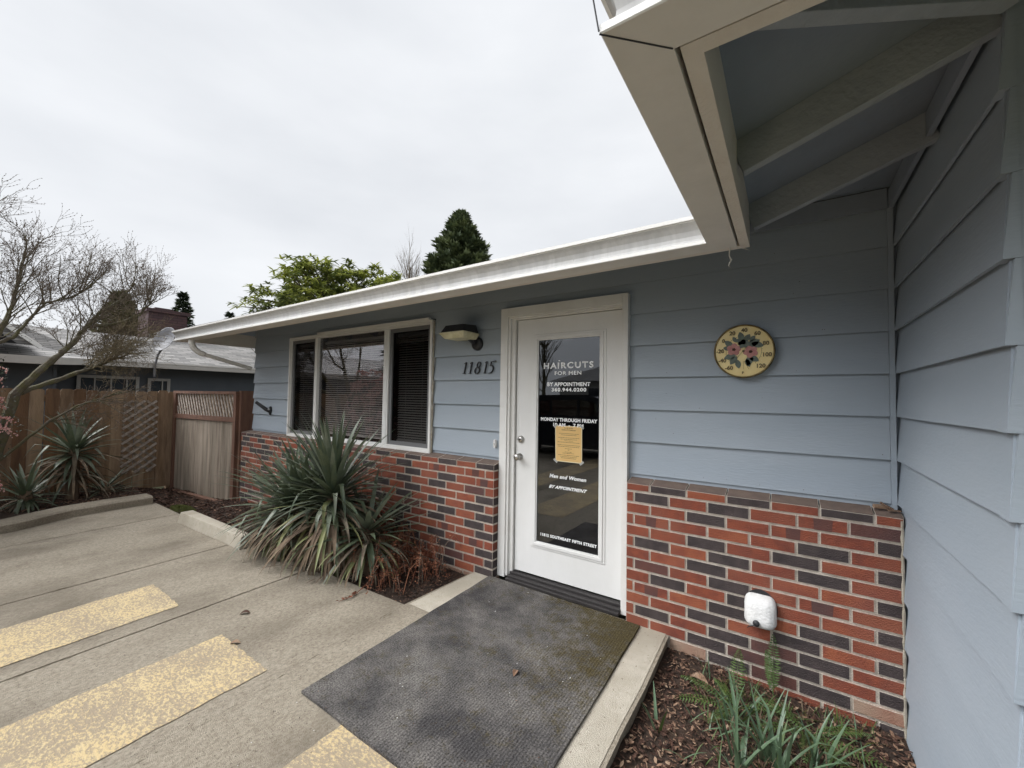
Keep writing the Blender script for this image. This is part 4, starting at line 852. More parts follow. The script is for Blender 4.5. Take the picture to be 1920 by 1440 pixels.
def yucca(rt, heads, skirt_mats, ground):
    g = MB(); dd = MB(); st = MB()
    for (hx, hy, hz, L_, wd, nl, nd, up) in heads:
        for i in range(nl):
            t = i / nl; az = i * 2.39996 + jit(.2); el = up * (1 - t) ** 1.05 + (-0.3) * t + jit(.16)
            l = L_ * random.uniform(.78, 1.08) * (0.75 + .25 * math.sin(math.pi * min(1, t + .25)))
            ki = (random.uniform(.35, .7), random.uniform(.7, 1.7)) if (t > .5 and random.random() < .38) else None
            m_ = random.choices([M['yl'], M['yl2'], M['yy']], [6, 3, .5 if t > .6 else 0])[0]
            blade(g, (hx + .03 * math.cos(az), hy + .03 * math.sin(az), hz - .16 * t), az, el, l, wd * random.uniform(.8, 1.15), random.uniform(.1, .55) + t * .6, m_, 8, .3, ki)
        for i in range(nd):
            az = i * 2.39996 + jit(.3); t = i / nd; zz = hz - .10 - (hz - ground - .25) * t * .75; l = L_ * random.uniform(.6, 1.05)
            l = min(l, (zz - ground) * 1.25 + .12)
            blade(dd, (hx + .05 * math.cos(az), hy + .05 * math.sin(az), zz), az, random.uniform(-1.0, .25), l, wd * random.uniform(.35, .95), random.uniform(.7, 1.6), random.choice(skirt_mats), 7, .5)
        st.tube([(hx, hy, ground - .05), (hx + jit(.02), hy, hz * .5), (hx, hy, hz)], [.07, .065, .05], M['yd'], 8)
    place(g, 'leaves', rt, smooth=True); place(dd, 'dead_leaves', rt, smooth=True); place(st, 'trunk', rt)
YX, YY = -1.60, -0.62
y1 = root('yucca', (YX, YY, -.1), 'big twin headed yucca with brown skirt before the window', 'yucca')
yucca(y1, [(-1.56, -0.68, .60, .76, .052, 150, 230, 1.45), (-2.18, -0.72, .38, .80, .048, 130, 200, 1.0), (-1.98, -0.68, .46, .70, .050, 110, 140, 1.2), (-1.15, -0.60, .30, .66, .046, 60, 90, .9)], [M['yd'], M['yd'], M['yd2'], M['yy']], -.10)
b = MB()
for i in range(60):
    az = random.uniform(3.6, 5.9); r_ = random.uniform(.1, .62); x = YX - .02 + r_ * math.cos(az) * 1.1; y = YY + r_ * math.sin(az) * .72
    zz = -.055 if y < -.83 else -.085
    blade(b, (x, y, zz + random.uniform(0, .02)), random.uniform(0, 6.3), jit(.1), random.uniform(.08, .26), random.uniform(.008, .024), jit(.15), random.choice([M['yd'], M['yd2']]), 4, .2)
place(b, 'fallen_leaves', y1)
y2 = root('yucca', (-6.2, -1.6, -.05), 'tall single stem yucca before the board fence', 'yucca')
yucca(y2, [(-6.2, -1.61, .70, .62, .058, 55, 60, 1.35)], [M['yd2'], M['yd'], M['yl']], -.05)
y3 = root('yucca', (-5.95, -2.05, -.05), 'small low yucca at the kerb beside the pink shrub', 'yucca')
yucca(y3, [(-5.95, -2.05, .20, .50, .045, 42, 14, 1.25)], [M['yl'], M['yd2']], -.05)
y4 = root('yucca', (-6.35, -1.15, -.05), 'low loose yucca with long flat leaves below the lattice', 'yucca')
yucca(y4, [(-6.35, -1.25, .05, .6, .03, 34, 10, .7)], [M['yl'], M['yd2']], -.05)

# dead rust-brown perennial
rd = root('dead_shrub', (-1.0, -.45, -.12), 'rust brown withered shrub beside the big yucca', 'shrub')
b = MB(); c = MB()
for i in range(95):
    bx = random.uniform(-1.32, -.58); by = random.uniform(-.74, -.20) - (.12 if False else 0); h = random.uniform(.14, .42) * (1 if bx < -.85 else .85); az = random.uniform(0, 6.3); q = random.uniform(.05, .20)
    pts = [Vector((bx, by, -.13)), Vector((bx + q * .4 * math.cos(az), by + q * .4 * math.sin(az), -.13 + h * .8)), Vector((bx + q * math.cos(az), by + q * math.sin(az), -.13 + h)), Vector((bx + q * 1.5 * math.cos(az), by + q * 1.5 * math.sin(az), -.13 + h * .72)), Vector((bx + q * 1.7 * math.cos(az), by + q * 1.7 * math.sin(az), -.13 + h * .35))]
    b.tube(pts, [.003, .0025, .002, .0016, .001], random.choice([M['rust'], M['rust2'], M['twig']]), 4, False)
    for j in range(60):
        t = random.uniform(.9, 3.99); k = int(t); p = pts[k].lerp(pts[k + 1], t - k) + Vector((jit(.022), jit(.022), jit(.022))); s_ = random.uniform(.008, .02)
        T = Matrix.Translation(p) @ Matrix.Rotation(random.random() * 6.3, 4, 'Z') @ Matrix.Rotation(random.random() * 3, 4, 'X')
        c.add([T @ Vector(v) for v in ((0, 0, 0), (s_ * .5, -s_ * .35, s_ * .15), (s_, 0, 0), (s_ * .5, s_ * .35, s_ * .2))], [(0, 1, 2), (0, 2, 3)], random.choices([M['rust'], M['rust2'], M['chip1']], [5, 2, 3])[0])
place(b, 'stems', rd); place(c, 'withered_leaves', rd)

# daffodil leaves and ferns, right bed
def daffodil(x, y, z, n, h, label, spread=.5, lean=0):
    rt = root('daffodil', (x, y, z), label, 'daffodil', 'daffodil leaf clumps in the right bed'); b = MB()
    for i in range(n):
        az = random.uniform(0, 6.3); el = 1.55 - random.uniform(.02, spread); ki = (random.uniform(.45, .7), random.uniform(.5, 1.3)) if random.random() < .25 else None
        blade(b, (x + jit(.015 + n * .002), y + jit(.015 + n * .002), z - .02), az, el, h * random.uniform(.6, 1.08), random.uniform(.012, .021), random.uniform(.1, .85), random.choice([M['daf'], M['daf'], M['fern']] if i % 5 == 0 else [M['daf']]), 7, .25, ki, .9)
    place(b, 'leaves', rt, smooth=True); return rt
daffodil(1.845, -.66, -.19, 15, .36, 'leafy daffodil clump nearest the camera in the bed', .6)
daffodil(1.90, -.72, -.19, 9, .34, 'right hand daffodil clump leaning over the ferns', .75)
daffodil(1.70, -.50, -.19, 9, .34, 'daffodil clump closer to the brick with bent leaves', .7)
daffodil(1.76, -.80, -.19, 13, .36, 'daffodil clump at the lower edge with leaves arching over the chips', .95)
daffodil(2.02, -.58, -.19, 9, .32, 'daffodil clump beside the darker fern', .85)
daffodil(1.395, -.80, -.18, 4, .30, 'sparse thin daffodil shoot beside the ramp edge', .45)
def fern(x, y, z, fronds, label):
    rt = root('fern', (x, y, z), label, 'fern'); b = MB()
    for az, el, L_, dr in fronds:
        p = Vector((x, y, z)); e = el; n = 22
        for i in range(n):
            t = i / n; d = Vector((math.cos(e) * math.cos(az), math.cos(e) * math.sin(az), math.sin(e))); s_ = Vector((-math.sin(az), math.cos(az), 0)); q = p + d * (L_ / n)
            b.tube([p, q], [.0022 * (1 - t * .6)] * 2, M['fern'], 4, False)
            w_ = .052 * math.sin(math.pi * (t * .85 + .12)) * (L_ / .4)
            if t > .12:
                for sg in (-1, 1):
                    tip = q + s_ * sg * w_ + d * w_ * .35 + Vector((0, 0, jit(.006) - .008)); mid = q + s_ * sg * w_ * .5
                    b.add([q, mid - d * .0045, tip, mid + d * .0055], [(0, 1, 2, 3)], M['fern'])
            p = q; e -= dr / n
    place(b, 'fronds', rt); return rt
fern(1.70, -.42, -.17, [(3.5, .35, .34, .7), (2.9, .5, .30, .8), (2.2, .5, .22, .8), (1.6, 1.0, .34, .9), (.4, .5, .30, .9), (4.3, .5, .26, .7)], 'arching fern with fronds reaching toward the ramp')
fern(2.02, -.38, -.18, [(5.3, .4, .34, .7), (6.0, .4, .34, .7), (4.6, .6, .3, .8), (.5, .5, .28, .8), (2.9, .6, .28, .8), (3.7, .5, .3, .9)], 'darker fern spreading toward the corner of the walls')
fern(1.86, -.20, -.16, [(1.57, 1.35, .30, .25), (1.9, 1.2, .22, .3)], 'single upright fern frond under the faucet cover')
b = MB()
for i in range(420):
    x = random.uniform(1.62, 2.3); y = random.uniform(-.75, -.13); az = random.random() * 6.3
    blade(b, (x, y, hr(x, y) + .0), az, random.uniform(.3, 1.2), random.uniform(.03, .10), .004, .6, random.choice([M['fern'], M['fern'], M['moss'], M['yd']]), 3, .1)
for i in range(260):
    x = random.uniform(1.5, 2.25); y = random.uniform(-.95, -.2)
    blade(b, (x, y, hr(x, y)), random.random() * 6.3, random.uniform(.5, 1.4), random.uniform(.06, .15), .006, random.uniform(.4, 1.4), random.choice([M['fern'], M['daf'], M['yd']]), 4, .1)
tag(b.build('weeds'), 'low green weeds and moss between the ferns', 'weeds', kind='stuff')

# ================================================================== FENCE + GATE
def picket(b, x, y0, y1, z0, z1, th, m_, ax='y'):
    """dog-eared board standing in plane x, spanning y0..y1"""
    c = .022
    poly = [(y0, z0), (y1, z0), (y1, z1 - c), (y1 - c, z1), (y0 + c, z1), (y0, z1 - c)]
    b.prism(poly, 'x', x, x + th, m_)
fence = root('fence', (-7.0, -2.5, -.2), 'tall brown dog eared board fence behind the left bed', 'fence')
b = MB(); y = -8.5; i = 0
while y < 3.5:
    wd = .138 + jit(.004); t = jit(.006); picket(b, -7.0 + t, y, y + wd, -.16, 1.475 + jit(.012), .018, M[random.choice(['cedar', 'cedar', 'cedar2', 'cedar3'])]); y += wd + random.choice([.002, .003, .004, .012]); i += 1
place(b, 'boards', fence)
for z_ in (.05, .70, 1.30):
    b = MB(); b.box(-7.05, -7.012, -8.5, 3.5, z_, z_ + .09, M['cedar']); place(b, 'rail', fence)
for y in (-7.5, -5.1, -2.7, -.30, 2.1):
    b = MB(); b.box(-7.15, -7.052, y - .045, y + .045, -.3, 1.44, M['cedar']); place(b, 'post', fence)
gate = root('gate', (-5.9, -.22, -.2), 'grey weathered gate with lattice top framed in red brown timber', 'gate')
GA, GB = Vector((-6.93, -.30, 0)), Vector((-4.93, -.13, 0)); gd = (GB - GA).normalized(); ga = math.atan2(gd.y, gd.x)
TG = Matrix.Translation(GA) @ Matrix.Rotation(ga, 4, 'Z'); GL = (GB - GA).length
b = MB(); x = .06; i = 0
while x < GL - .08:
    b.box(x, min(x + .136, GL - .05), -.004 + (i % 2) * .002, .014, -.28, 1.02, M['greyplank'], TG); x += .1385; i += 1
place(b, 'planks', gate)
for a in ((0, .075, -.03, .06, -.3, 1.455), (GL - .075, GL, -.03, .06, -.3, 1.44)):
    b = MB(); b.box(*a, M['redwood'], TG); place(b, 'post', gate)
b = MB(); b.box(.0, GL, -.034, .05, 1.4415, 1.485, M['redwood'], TG); place(b, 'top_rail', gate)
b = MB(); b.box(.0755, GL - .0755, -.026, .03, 1.02, 1.09, M['redwood'], TG); place(b, 'middle_rail', gate)
b = MB(); b.box(.30, GL - .15, -.12, -.05, -.26, -.17, M['redwood'], TG); place(b, 'bottom_board', gate)
b = MB(); x = .08; dz = .34
while x < GL + .05:
    for lay, sg in ((0, -1), (1, 1)):
        pa = Vector((x, 0, 1.43)); pb_ = Vector((x + sg * -.20 * 1, 0, 1.09)); 
        if lay == 0: pa, pb_ = Vector((x - .10, 0, 1.44)), Vector((x + .05, 0, 1.09))
        else: continue
        if pa.x < .075:
            f = (.075 - pa.x) / (pb_.x - pa.x); pa = pa.lerp(pb_, f)
        if pb_.x > GL - .078:
            f = (GL - .078 - pa.x) / (pb_.x - pa.x)
            if f <= 0: continue
            pb_ = pa.lerp(pb_, f)
        b.bar(TG @ (pa + Vector((0, .004, 0))), TG @ (pb_ + Vector((0, .004, 0))), .008, .036, M['lattice'], up=Vector((0, 0, 1)))
    x += .088
x = .10
while x < GL + .3:
    pa, pb_ = Vector((x, .013, 1.44)), Vector((x - .33, .013, 1.09))
    if pb_.x < .075: pb_ = pa.lerp(pb_, (pa.x - .075) / .33)
    if pa.x > GL - .078:
        f = (pa.x - GL + .078) / (pa.x - pb_.x)
        if f >= 1: break
        pa = pa.lerp(pb_, f)
    b.bar(TG @ pa, TG @ pb_, .006, .03, M['cedar']); x += .16
place(b, 'lattice', gate)
sp_ = root('fence_post', (-4.93, -.1, -.2), 'red brown timber post between the gate and the brick corner', 'post')
b = MB(); b.box(-4.925, -4.865, -.115, .06, -.3, 1.47, M['redwood']); place(b, 'post', sp_)
b = MB(); b.box(-4.93, -4.862, -.12, .065, 1.4705, 1.495, M['redwood']); place(b, 'cap', sp_)
# lattice trellis hung on the fence
tr_ = root('trellis', (-6.95, -.74, .1), 'grey diamond lattice panel hung on the board fence', 'trellis')
b = MB(); ty0, ty1, tz0, tz1 = -.965, -.525, .13, 1.31
def clipbar(b, c, sg, x, m_):
    """line z = c + sg*(y-ty0) clipped to the panel"""
    ys = sorted([ty0, ty1, ty0 + (tz0 - c) / sg, ty0 + (tz1 - c) / sg])
    pts = [(y_, c + sg * (y_ - ty0)) for y_ in ys if ty0 - 1e-6 <= y_ <= ty1 + 1e-6 and tz0 - 1e-6 <= c + sg * (y_ - ty0) <= tz1 + 1e-6]
    if len(pts) >= 2 and abs(pts[0][0] - pts[-1][0]) > .03: b.bar((x, pts[0][0], pts[0][1]), (x, pts[-1][0], pts[-1][1]), .008, .036, m_)
c = tz0 - .5
while c < tz1 + .6:
    clipbar(b, c, .80, -6.958, M['lattice']); clipbar(b, c + .08, -.80, -6.967, M['greyplank']); c += .122
place(b, 'slats', tr_)

# ================================================================== TREES
def branch(b, buds, p, d, L_, r, depth, up=.25, wob=.28, kids=(3, 5), mats=None, spread=.75, budp=.0, seg=5, nside=5, kl=.62, side=None):
    pts = [Vector(p)]; rs = [r]; d = Vector(d).normalized(); n = seg
    for i in range(n):
        d = (d + Vector((jit(wob), jit(wob), jit(wob) + up * .35))).normalized()
        pts.append(pts[-1] + d * (L_ / n)); rs.append(r * (1 - .62 * (i + 1) / n))
    b.tube(pts, rs, mats[0] if depth >= 2 else mats[1], nside if depth >= 2 else 3 if depth == 0 else 4, False)
    if depth == 0:
        if buds is not None:
            for i in range(1, n + 1):
                if random.random() < budp:
                    q = pts[i]; dd = (d + Vector((jit(.6), jit(.6), jit(.6)))).normalized(); s_ = random.uniform(.008, .016)
                    buds.tube([q, q + dd * s_ * .6, q + dd * s_ * 1.4], [.002, s_ * .34, .0008], M['bud'], 4, False)
        return
    for k in range(random.randint(*kids)):
        t = random.uniform(.18, 1.0) * n; i = min(int(t), n - 1); q = pts[i].lerp(pts[i + 1], t - i); dl = (pts[i + 1] - pts[i]).normalized()
        pr = Vector((jit(1), jit(1), jit(1))); pr = (pr - dl * pr.dot(dl)).normalized()
        nd = (dl + pr * spread * random.uniform(.5, 1.2)).normalized()
        branch(b, buds, q, nd, L_ * kl * random.uniform(.65, 1.15), max(rs[i] * .55, .0017), depth - 1, up, wob, kids, mats, spread, budp, seg, nside, kl)
def limb(b, pts, r0, r1, m_, n=8):
    P_ = []; 
    for i in range(len(pts) - 1):
        for j in range(6): P_.append(Vector(pts[i]).lerp(Vector(pts[i + 1]), j / 6) + Vector((jit(r1 * .55), jit(r1 * .55), jit(r1 * .55))))
    P_.append(Vector(pts[-1])); rs = [r0 + (r1 - r0) * i / (len(P_) - 1) for i in range(len(P_))]
    rs = [r * random.uniform(.82, 1.12) * .86 for r in rs]
    b.tube(P_, rs, m_, n); return P_, rs
bt = root('bare_tree', (-6.05, -2.55, -.05), 'leafless mossy tree leaning right over the board fence', 'tree')
tk = MB(); tw = MB(); bd_ = MB(); li = MB()
LB = [([(-6.0, -2.55, -.1), (-6.0, -2.30, .62), (-6.05, -2.18, 1.40), (-6.08, -1.97, 1.72), (-6.12, -1.80, 1.94), (-6.18, -1.65, 2.17), (-6.2, -1.55, 2.36), (-6.2, -1.44, 2.56), (-6.25, -1.22, 2.80), (-6.25, -1.05, 3.1)], .066, .012),
      ([(-6.0, -2.55, -.1), (-6.05, -2.5, 1.2), (-6.1, -2.36, 2.0), (-6.1, -2.24, 2.45), (-6.15, -2.18, 2.9), (-6.2, -2.14, 3.25)], .050, .012),
      ([(-6.1, -2.36, 2.0), (-6.2, -2.20, 2.12), (-6.25, -2.06, 2.40), (-6.25, -1.94, 2.62), (-6.25, -1.70, 2.74), (-6.3, -1.5, 2.95)], .028, .009),
      ([(-6.0, -2.50, .3), (-5.9, -2.20, .70), (-5.88, -1.90, 1.06), (-5.9, -1.62, 1.28), (-6.0, -1.2, 1.45)], .024, .010),
      ([(-6.05, -2.18, 1.40), (-6.3, -1.75, 1.62), (-6.4, -1.35, 1.85), (-6.5, -1.0, 2.05)], .045, .013),
      ([(-6.2, -1.55, 2.36), (-6.3, -1.25, 2.45), (-6.4, -.95, 2.65), (-6.45, -.8, 2.9)], .03, .010),
      ([(-6.05, -2.5, 1.2), (-6.0, -2.65, 2.0), (-6.0, -2.7, 2.8), (-6.0, -2.62, 3.4)], .034, .010)]
mt2 = [M['bark'], M['twig']]
for k, (pts, r0, r1) in enumerate(LB):
    P_, rs = limb(tk, pts, r0, r1, M['bark'])
    low = k in (3,)
    cnt = {0: 26, 1: 20, 2: 20, 3: 10, 4: 14, 5: 16, 6: 14}[k]
    for i in range(cnt):
        t = random.uniform(.42 if not low else .5, 1.0); q = P_[min(int(t * (len(P_) - 1)), len(P_) - 1)]
        d = Vector((jit(.45), random.uniform(-.45, .85), random.uniform(.35, 1.2))) if not low else Vector((jit(.3), random.uniform(.2, 1), random.uniform(-.2, .4)))
        branch(tw, bd_, q, d, random.uniform(.34, .62) if not low else .4, .0078, 2, .22 if not low else .02, .24, (5, 7), mt2, .95, .65, 5, 5, .60)
# brushy lichen-covered spray low on the right
for i in range(64):
    t = random.random(); q = Vector((-6.25 + jit(.25), -1.55 + t * .52, 1.90 + t * .42 + jit(.20)))
    branch(li, None, q, Vector((jit(.6), random.uniform(.2, 1), random.uniform(-.25, .75))), random.uniform(.26, .48), .006, 2, .08, .38, (5, 7), [M['lichen'], M['lichen']], .95, 0, 4, 4, .58)
place(tk, 'trunk', bt); place(tw, 'branches', bt); place(bd_, 'buds', bt); place(li, 'lichen_twigs', bt)

# pink flowering pieris
ps = root('pieris_shrub', (-5.75, -2.75, -.05), 'pink flowering pieris shrub at the left edge', 'shrub')
tk = MB(); lf = MB(); fl = MB()
cl = []
for i in range(250):
    a = random.random() * 6.3; u = random.uniform(-1, 1); r_ = random.uniform(.72, 1.0)
    z_ = .92 + u * 1.08; rad = .56 * math.sqrt(max(0.05, 1 - (u * .85) ** 2)) * r_
    cl.append(Vector((-5.72 + rad * math.cos(a) * .9, -2.80 + rad * math.sin(a), z_ + .0)))
for i, c in enumerate(cl):
    if i % 7 == 0: tk.tube([(-5.75 + jit(.1), -2.8 + jit(.1), -.1), (c.x * .5 - 2.87, c.y * .5 - 1.4, c.z * .5), c], [.018, .010, .004], M['twig'], 5)
    for j in range(26):
        p = c + Vector((jit(.12), jit(.12), jit(.11))); T = Matrix.Translation(p) @ Matrix.Rotation(random.random() * 6.3, 4, 'Z') @ Matrix.Rotation(random.uniform(-1, .6), 4, 'Y'); s_ = random.uniform(.03, .055)
        lf.add([T @ Vector(v) for v in ((0, 0, 0), (s_ * .5, -s_ * .16, .004), (s_, 0, 0), (s_ * .5, s_ * .16, .004))], [(0, 1, 2, 3)], M['pg'])
    if random.random() < .78:
        for j in range(6):
            az = random.random() * 6.3; q = c + Vector((jit(.05), jit(.05), .03)); d = Vector((math.cos(az), math.sin(az), random.uniform(-.3, .5)))
            for k in range(10):
                p = q + d * (.010 * k) + Vector((jit(.012), jit(.012), -.0011 * k * k + jit(.012))); s_ = random.uniform(.007, .013)
                fl.add([p + Vector(v) * s_ for v in ((1, 0, 0), (-.5, .87, 0), (-.5, -.87, 0), (0, 0, 1.3), (0, 0, -1.1))], [(0, 1, 3), (1, 2, 3), (2, 0, 3), (1, 0, 4), (2, 1, 4), (0, 2, 4)], random.choices([M['pp'], M['pp2']], [3, 2])[0])
place(tk, 'stems', ps); place(lf, 'leaves', ps); place(fl, 'flower_clusters', ps)

# broadleaf evergreen behind the roof: whorls of long leaves
def whorl_tree(loc, rx, rz, zc, nclus, label, name='broadleaf_tree'):
    rt = root(name, (loc[0], loc[1], -.36), label, 'tree'); tk = MB(); lf = MB()
    tk.tube([(loc[0], loc[1], -.36), (loc[0] + .1, loc[1], zc * .4), (loc[0], loc[1] + .1, zc)], [.2, .15, .08], M['bark'], 8)
    for i in range(nclus):
        a = random.random() * 6.3; u = random.uniform(-.7, 1); r_ = random.uniform(.55, 1.0); rad = math.sqrt(max(.03, 1 - u * u)) * r_
        bump = 1 + .22 * mn.noise(Vector((math.cos(a) * 2, math.sin(a) * 2, u * 3)))
        c = Vector((loc[0] + rx * rad * math.cos(a) * bump, loc[1] + rx * rad * math.sin(a) * bump, zc + rz * u * bump * (1 + .15 * math.sin(a * 3))))
        if i % 4 == 0: tk.tube([(loc[0], loc[1], zc - rz * .3), Vector((loc[0], loc[1], zc)).lerp(c, .5) + Vector((jit(.2), jit(.2), -.1)), c], [.05, .03, .012], M['bark'], 5)
        for w_ in range(3):
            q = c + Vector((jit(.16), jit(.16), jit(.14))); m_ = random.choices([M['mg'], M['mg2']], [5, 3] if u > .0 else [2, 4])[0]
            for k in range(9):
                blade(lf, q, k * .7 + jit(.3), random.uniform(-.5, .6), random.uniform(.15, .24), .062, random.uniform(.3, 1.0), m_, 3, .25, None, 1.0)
    place(tk, 'trunk', rt); place(lf, 'crown', rt)
def pol(az, dist): return (1.93 + dist * math.sin(R(az)), -2.91 + dist * math.cos(R(az)))
whorl_tree(pol(-57.6, 13.5), 2.25, 1.2, 4.0, 520, 'rounded bushy evergreen with yellow green leaves behind the roof')
whorl_tree(pol(-51.0, 14.5), 0.95, 0.8, 4.75, 120, 'smaller yellow green leafy crown beside the bare tree behind the roof')
def conifer(loc, h, rbase, n, label, mats, name='conifer', z0=.5, droop=.2, tw_=.28, up=0.5, seedv=0, ragged=.25, minz=0.0):
    rt = root(name, (loc[0], loc[1], -.36), label, 'tree'); tk = MB(); lf = MB(); rn = random.Random(seedv)
    tk.tube([(loc[0], loc[1], -.36), (loc[0], loc[1], h * .6), (loc[0], loc[1], h * .98)], [rbase * .12, rbase * .06, .015], M['bark'], 7)
    for i in range(n):
        t = rn.random() ** .75; z = z0 + (h - z0) * t
        if z < minz and rn.random() < .6: continue
        rad = rbase * (1 - t) ** .8 * rn.uniform(1 - ragged, 1 + ragged * .6) + .06; az = rn.random() * 6.283
        d = Vector((math.cos(az), math.sin(az), up - .3 * (1 - t))).normalized(); base = Vector((loc[0], loc[1], z))
        ns = max(3, int(rad / .16)); tk.tube([base, base + d * rad * .9], [.012 + rad * .006, .003], M['bark'], 4, False)
        for s_ in range(ns):
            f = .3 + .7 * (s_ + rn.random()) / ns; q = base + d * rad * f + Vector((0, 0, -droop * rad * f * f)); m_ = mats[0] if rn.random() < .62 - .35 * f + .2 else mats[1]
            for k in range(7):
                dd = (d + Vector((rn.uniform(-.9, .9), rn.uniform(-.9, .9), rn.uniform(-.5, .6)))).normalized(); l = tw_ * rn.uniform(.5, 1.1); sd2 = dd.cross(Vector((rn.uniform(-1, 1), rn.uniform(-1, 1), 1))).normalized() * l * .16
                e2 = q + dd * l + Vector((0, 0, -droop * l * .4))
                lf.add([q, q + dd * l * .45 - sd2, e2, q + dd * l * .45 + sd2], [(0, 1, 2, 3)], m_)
    place(tk, 'trunk', rt); place(lf, 'crown', rt)
conifer(pol(-41.6, 22), 11.3, 4.4, 1050, 'tall dense dark conifer rising behind the white gutter', [M['cg'], M['cg2']], tw_=.42, up=.9, seedv=3, ragged=.36, minz=7.0, z0=1)
conifer(pol(-73.3, 30), 7.15, 1.45, 420, 'dark narrow fir right of the brick chimney', [M['cgd'], M['cg']], name='fir_tree', tw_=.26, up=.05, droop=.15, seedv=5, ragged=.45, minz=4)
conifer(pol(-69.0, 34), 6.9, 1.0, 200, 'tiny distant conifer tip above the gutter line', [M['cgd'], M['cg']], name='fir_tree', tw_=.3, up=.4, seedv=6, ragged=.5, minz=4)
conifer(pol(-78.2, 17), 4.35, 1.35, 600, 'olive brown cypress tangled behind the leafless tree', [M['olive'], M['olive']], name='cypress', tw_=.22, up=.9, seedv=7, ragged=.3, minz=1.5)
bt2 = root('bare_tree', (*pol(-48.8, 25), -.36), 'pale leafless tree between the leafy crown and the conifer', 'tree')
tk = MB(); bx, by = pol(-48.8, 25); P_, rs = limb(tk, [(bx, by, -.4), (bx, by, 4), (bx + .2, by, 7), (bx + .1, by + .1, 9.2)], .22, .05, M['twig'])
tw = MB()
for i in range(30):
    t = random.uniform(.5, .98); q = P_[int(t * (len(P_) - 1))]; branch(tw, None, q, Vector((jit(.8), jit(.8), random.uniform(.7, 1.2))), random.uniform(1.1, 2.0), .022, 2, .45, .14, (4, 6), [M['twig'], M['twig']], .5, 0, 5, 4, .55)
place(tk, 'trunk', bt2); place(tw, 'branches', bt2)
bt3 = root('bare_tree', (*pol(-65.0, 13.5), -.36), 'low leafless twigs left of the yellow green crown', 'tree')
tk = MB(); bx, by = pol(-65.2, 13.5); P_, rs = limb(tk, [(bx, by, -.4), (bx, by, 2), (bx, by, 3.4)], .06, .02, M['twig']); tw = MB()
for i in range(14):
    q = P_[int(random.uniform(.6, .98) * (len(P_) - 1))]; branch(tw, None, q, Vector((jit(.8), jit(.8), random.uniform(.5, 1))), random.uniform(.6, .9), .012, 2, .3, .2, (3, 5), [M['twig'], M['twig']], .6, 0, 5, 4, .55)
place(tk, 'trunk', bt3); place(tw, 'branches', bt3)

# ================================================================== NEIGHBOUR
nh = root('neighbour_house', (-10.4, 0, -.3), 'dark blue neighbouring house with grey shingle roof behind the fence', 'house')
def nlap(b, x, y0, y1, z0, z1):
    z = z0
    while z < z1:
        c = min(z + .24, z1); b.add([(x, y0, z), (x, y1, z), (x - .015, y1, c), (x - .015, y0, c), (x - .05, y0, z), (x - .05, y1, z)], [(0, 1, 2, 3), (0, 1, 5, 4)], M['nblue']); z = c
M['ntrim'] = mat('neighbour_window_trim', (0.34, 0.335, 0.32), 0.7)
WX1, WX2, WY = -10.5, -9.2, -1.0      # main wall, nearer wing, wing side
b = MB(); nlap(b, WX1, WY - .42, 9, -.3, 2.1); nlap(b, WX2, -9, WY - .4, -.3, 2.05); b.box(WX1, WX2, WY - .45, WY - .40, -.3, 2.05, M['nblue']); b.box(-18, -10.55, 8.9, 9, -.3, 2.1, M['nblue']); b.box(-18, -9.25, -9, -8.95, -.3, 2.05, M['nblue'])
place(b, 'wall', nh)
b = MB()
EX, RXX, RZ = -10.0, -12.6, 2.95
b.add([(EX, -.65, 2.12), (EX, 9.5, 2.12), (RXX, 9.5, RZ), (RXX, -3.5, RZ)], [(0, 1, 2, 3)], M['shingle'])
b.add([(RXX, -9.5, RZ), (RXX, 9.5, RZ), (-16, 9.5, 2.1), (-16, -9.5, 2.1)], [(0, 1, 2, 3)], M['shingle'])
b.add([(-8.55, -1.55, 2.02), (-8.55, -9.5, 2.02), (RXX, -9.5, 2.95), (RXX, -1.55 - .0, 2.95), (EX, -.65, 2.12)], [(0, 1, 2, 3, 4)], M['shingle'])
place(b, 'roof', nh)
b = MB(); b.box(EX - .02, EX + .10, -.62, 9.4, 2.00, 2.125, M['ngut']); b.box(EX + .10, EX + .115, -.62, 9.4, 2.10, 2.135, M['white']); place(b, 'gutter', nh)
b = MB(); b.box(-8.57, -8.45, -9.5, -1.56, 1.90, 2.03, M['ngut']); place(b, 'gutter', nh)
b = MB(); b.bar((-8.45, -1.52, 1.965), (EX + .05, -.65, 2.065), .10, .12, M['ngut']); place(b, 'gutter', nh)
b = MB(); b.box(-10.49, -10.0, -.6, 9.4, 2.02, 2.04, M['soffit']); b.box(-9.19, -8.57, -9.4, -1.6, 1.92, 1.94, M['soffit']); place(b, 'soffit', nh)
# small gable vent with white rake boards
b = MB(); gx, gy, gz = -9.6, -2.15, 2.28
b.add([(gx, gy - .55, gz), (gx, gy + .55, gz), (gx, gy, gz + .46), (gx - 1.6, gy, gz + .46), (gx - 1.0, gy - .55, gz + .1), (gx - 1.0, gy + .55, gz + .1)], [(0, 1, 2), (0, 2, 3, 4), (1, 5, 3, 2)], M['shingle'])
b.bar((gx + .03, gy - .58, gz - .02), (gx + .03, gy, gz + .47), .05, .07, M['white']); b.bar((gx + .03, gy + .58, gz - .02), (gx + .03, gy, gz + .47), .05, .07, M['white'])
b.add([(gx + .012, gy - .3, gz + .02), (gx + .012, gy + .3, gz + .02), (gx + .012, gy, gz + .27)], [(0, 1, 2)], M['dark']); place(b, 'gable_vent', nh)
b = MB(); b.box(-13.6, -12.7, .72, 1.60, 2.4, 3.70, M['chim']); b.box(-13.66, -12.64, .66, 1.66, 3.70, 3.79, M['chim']); b.box(-13.45, -12.85, .9, 1.3, 3.79, 3.86, M['chim']); place(b, 'chimney', nh)
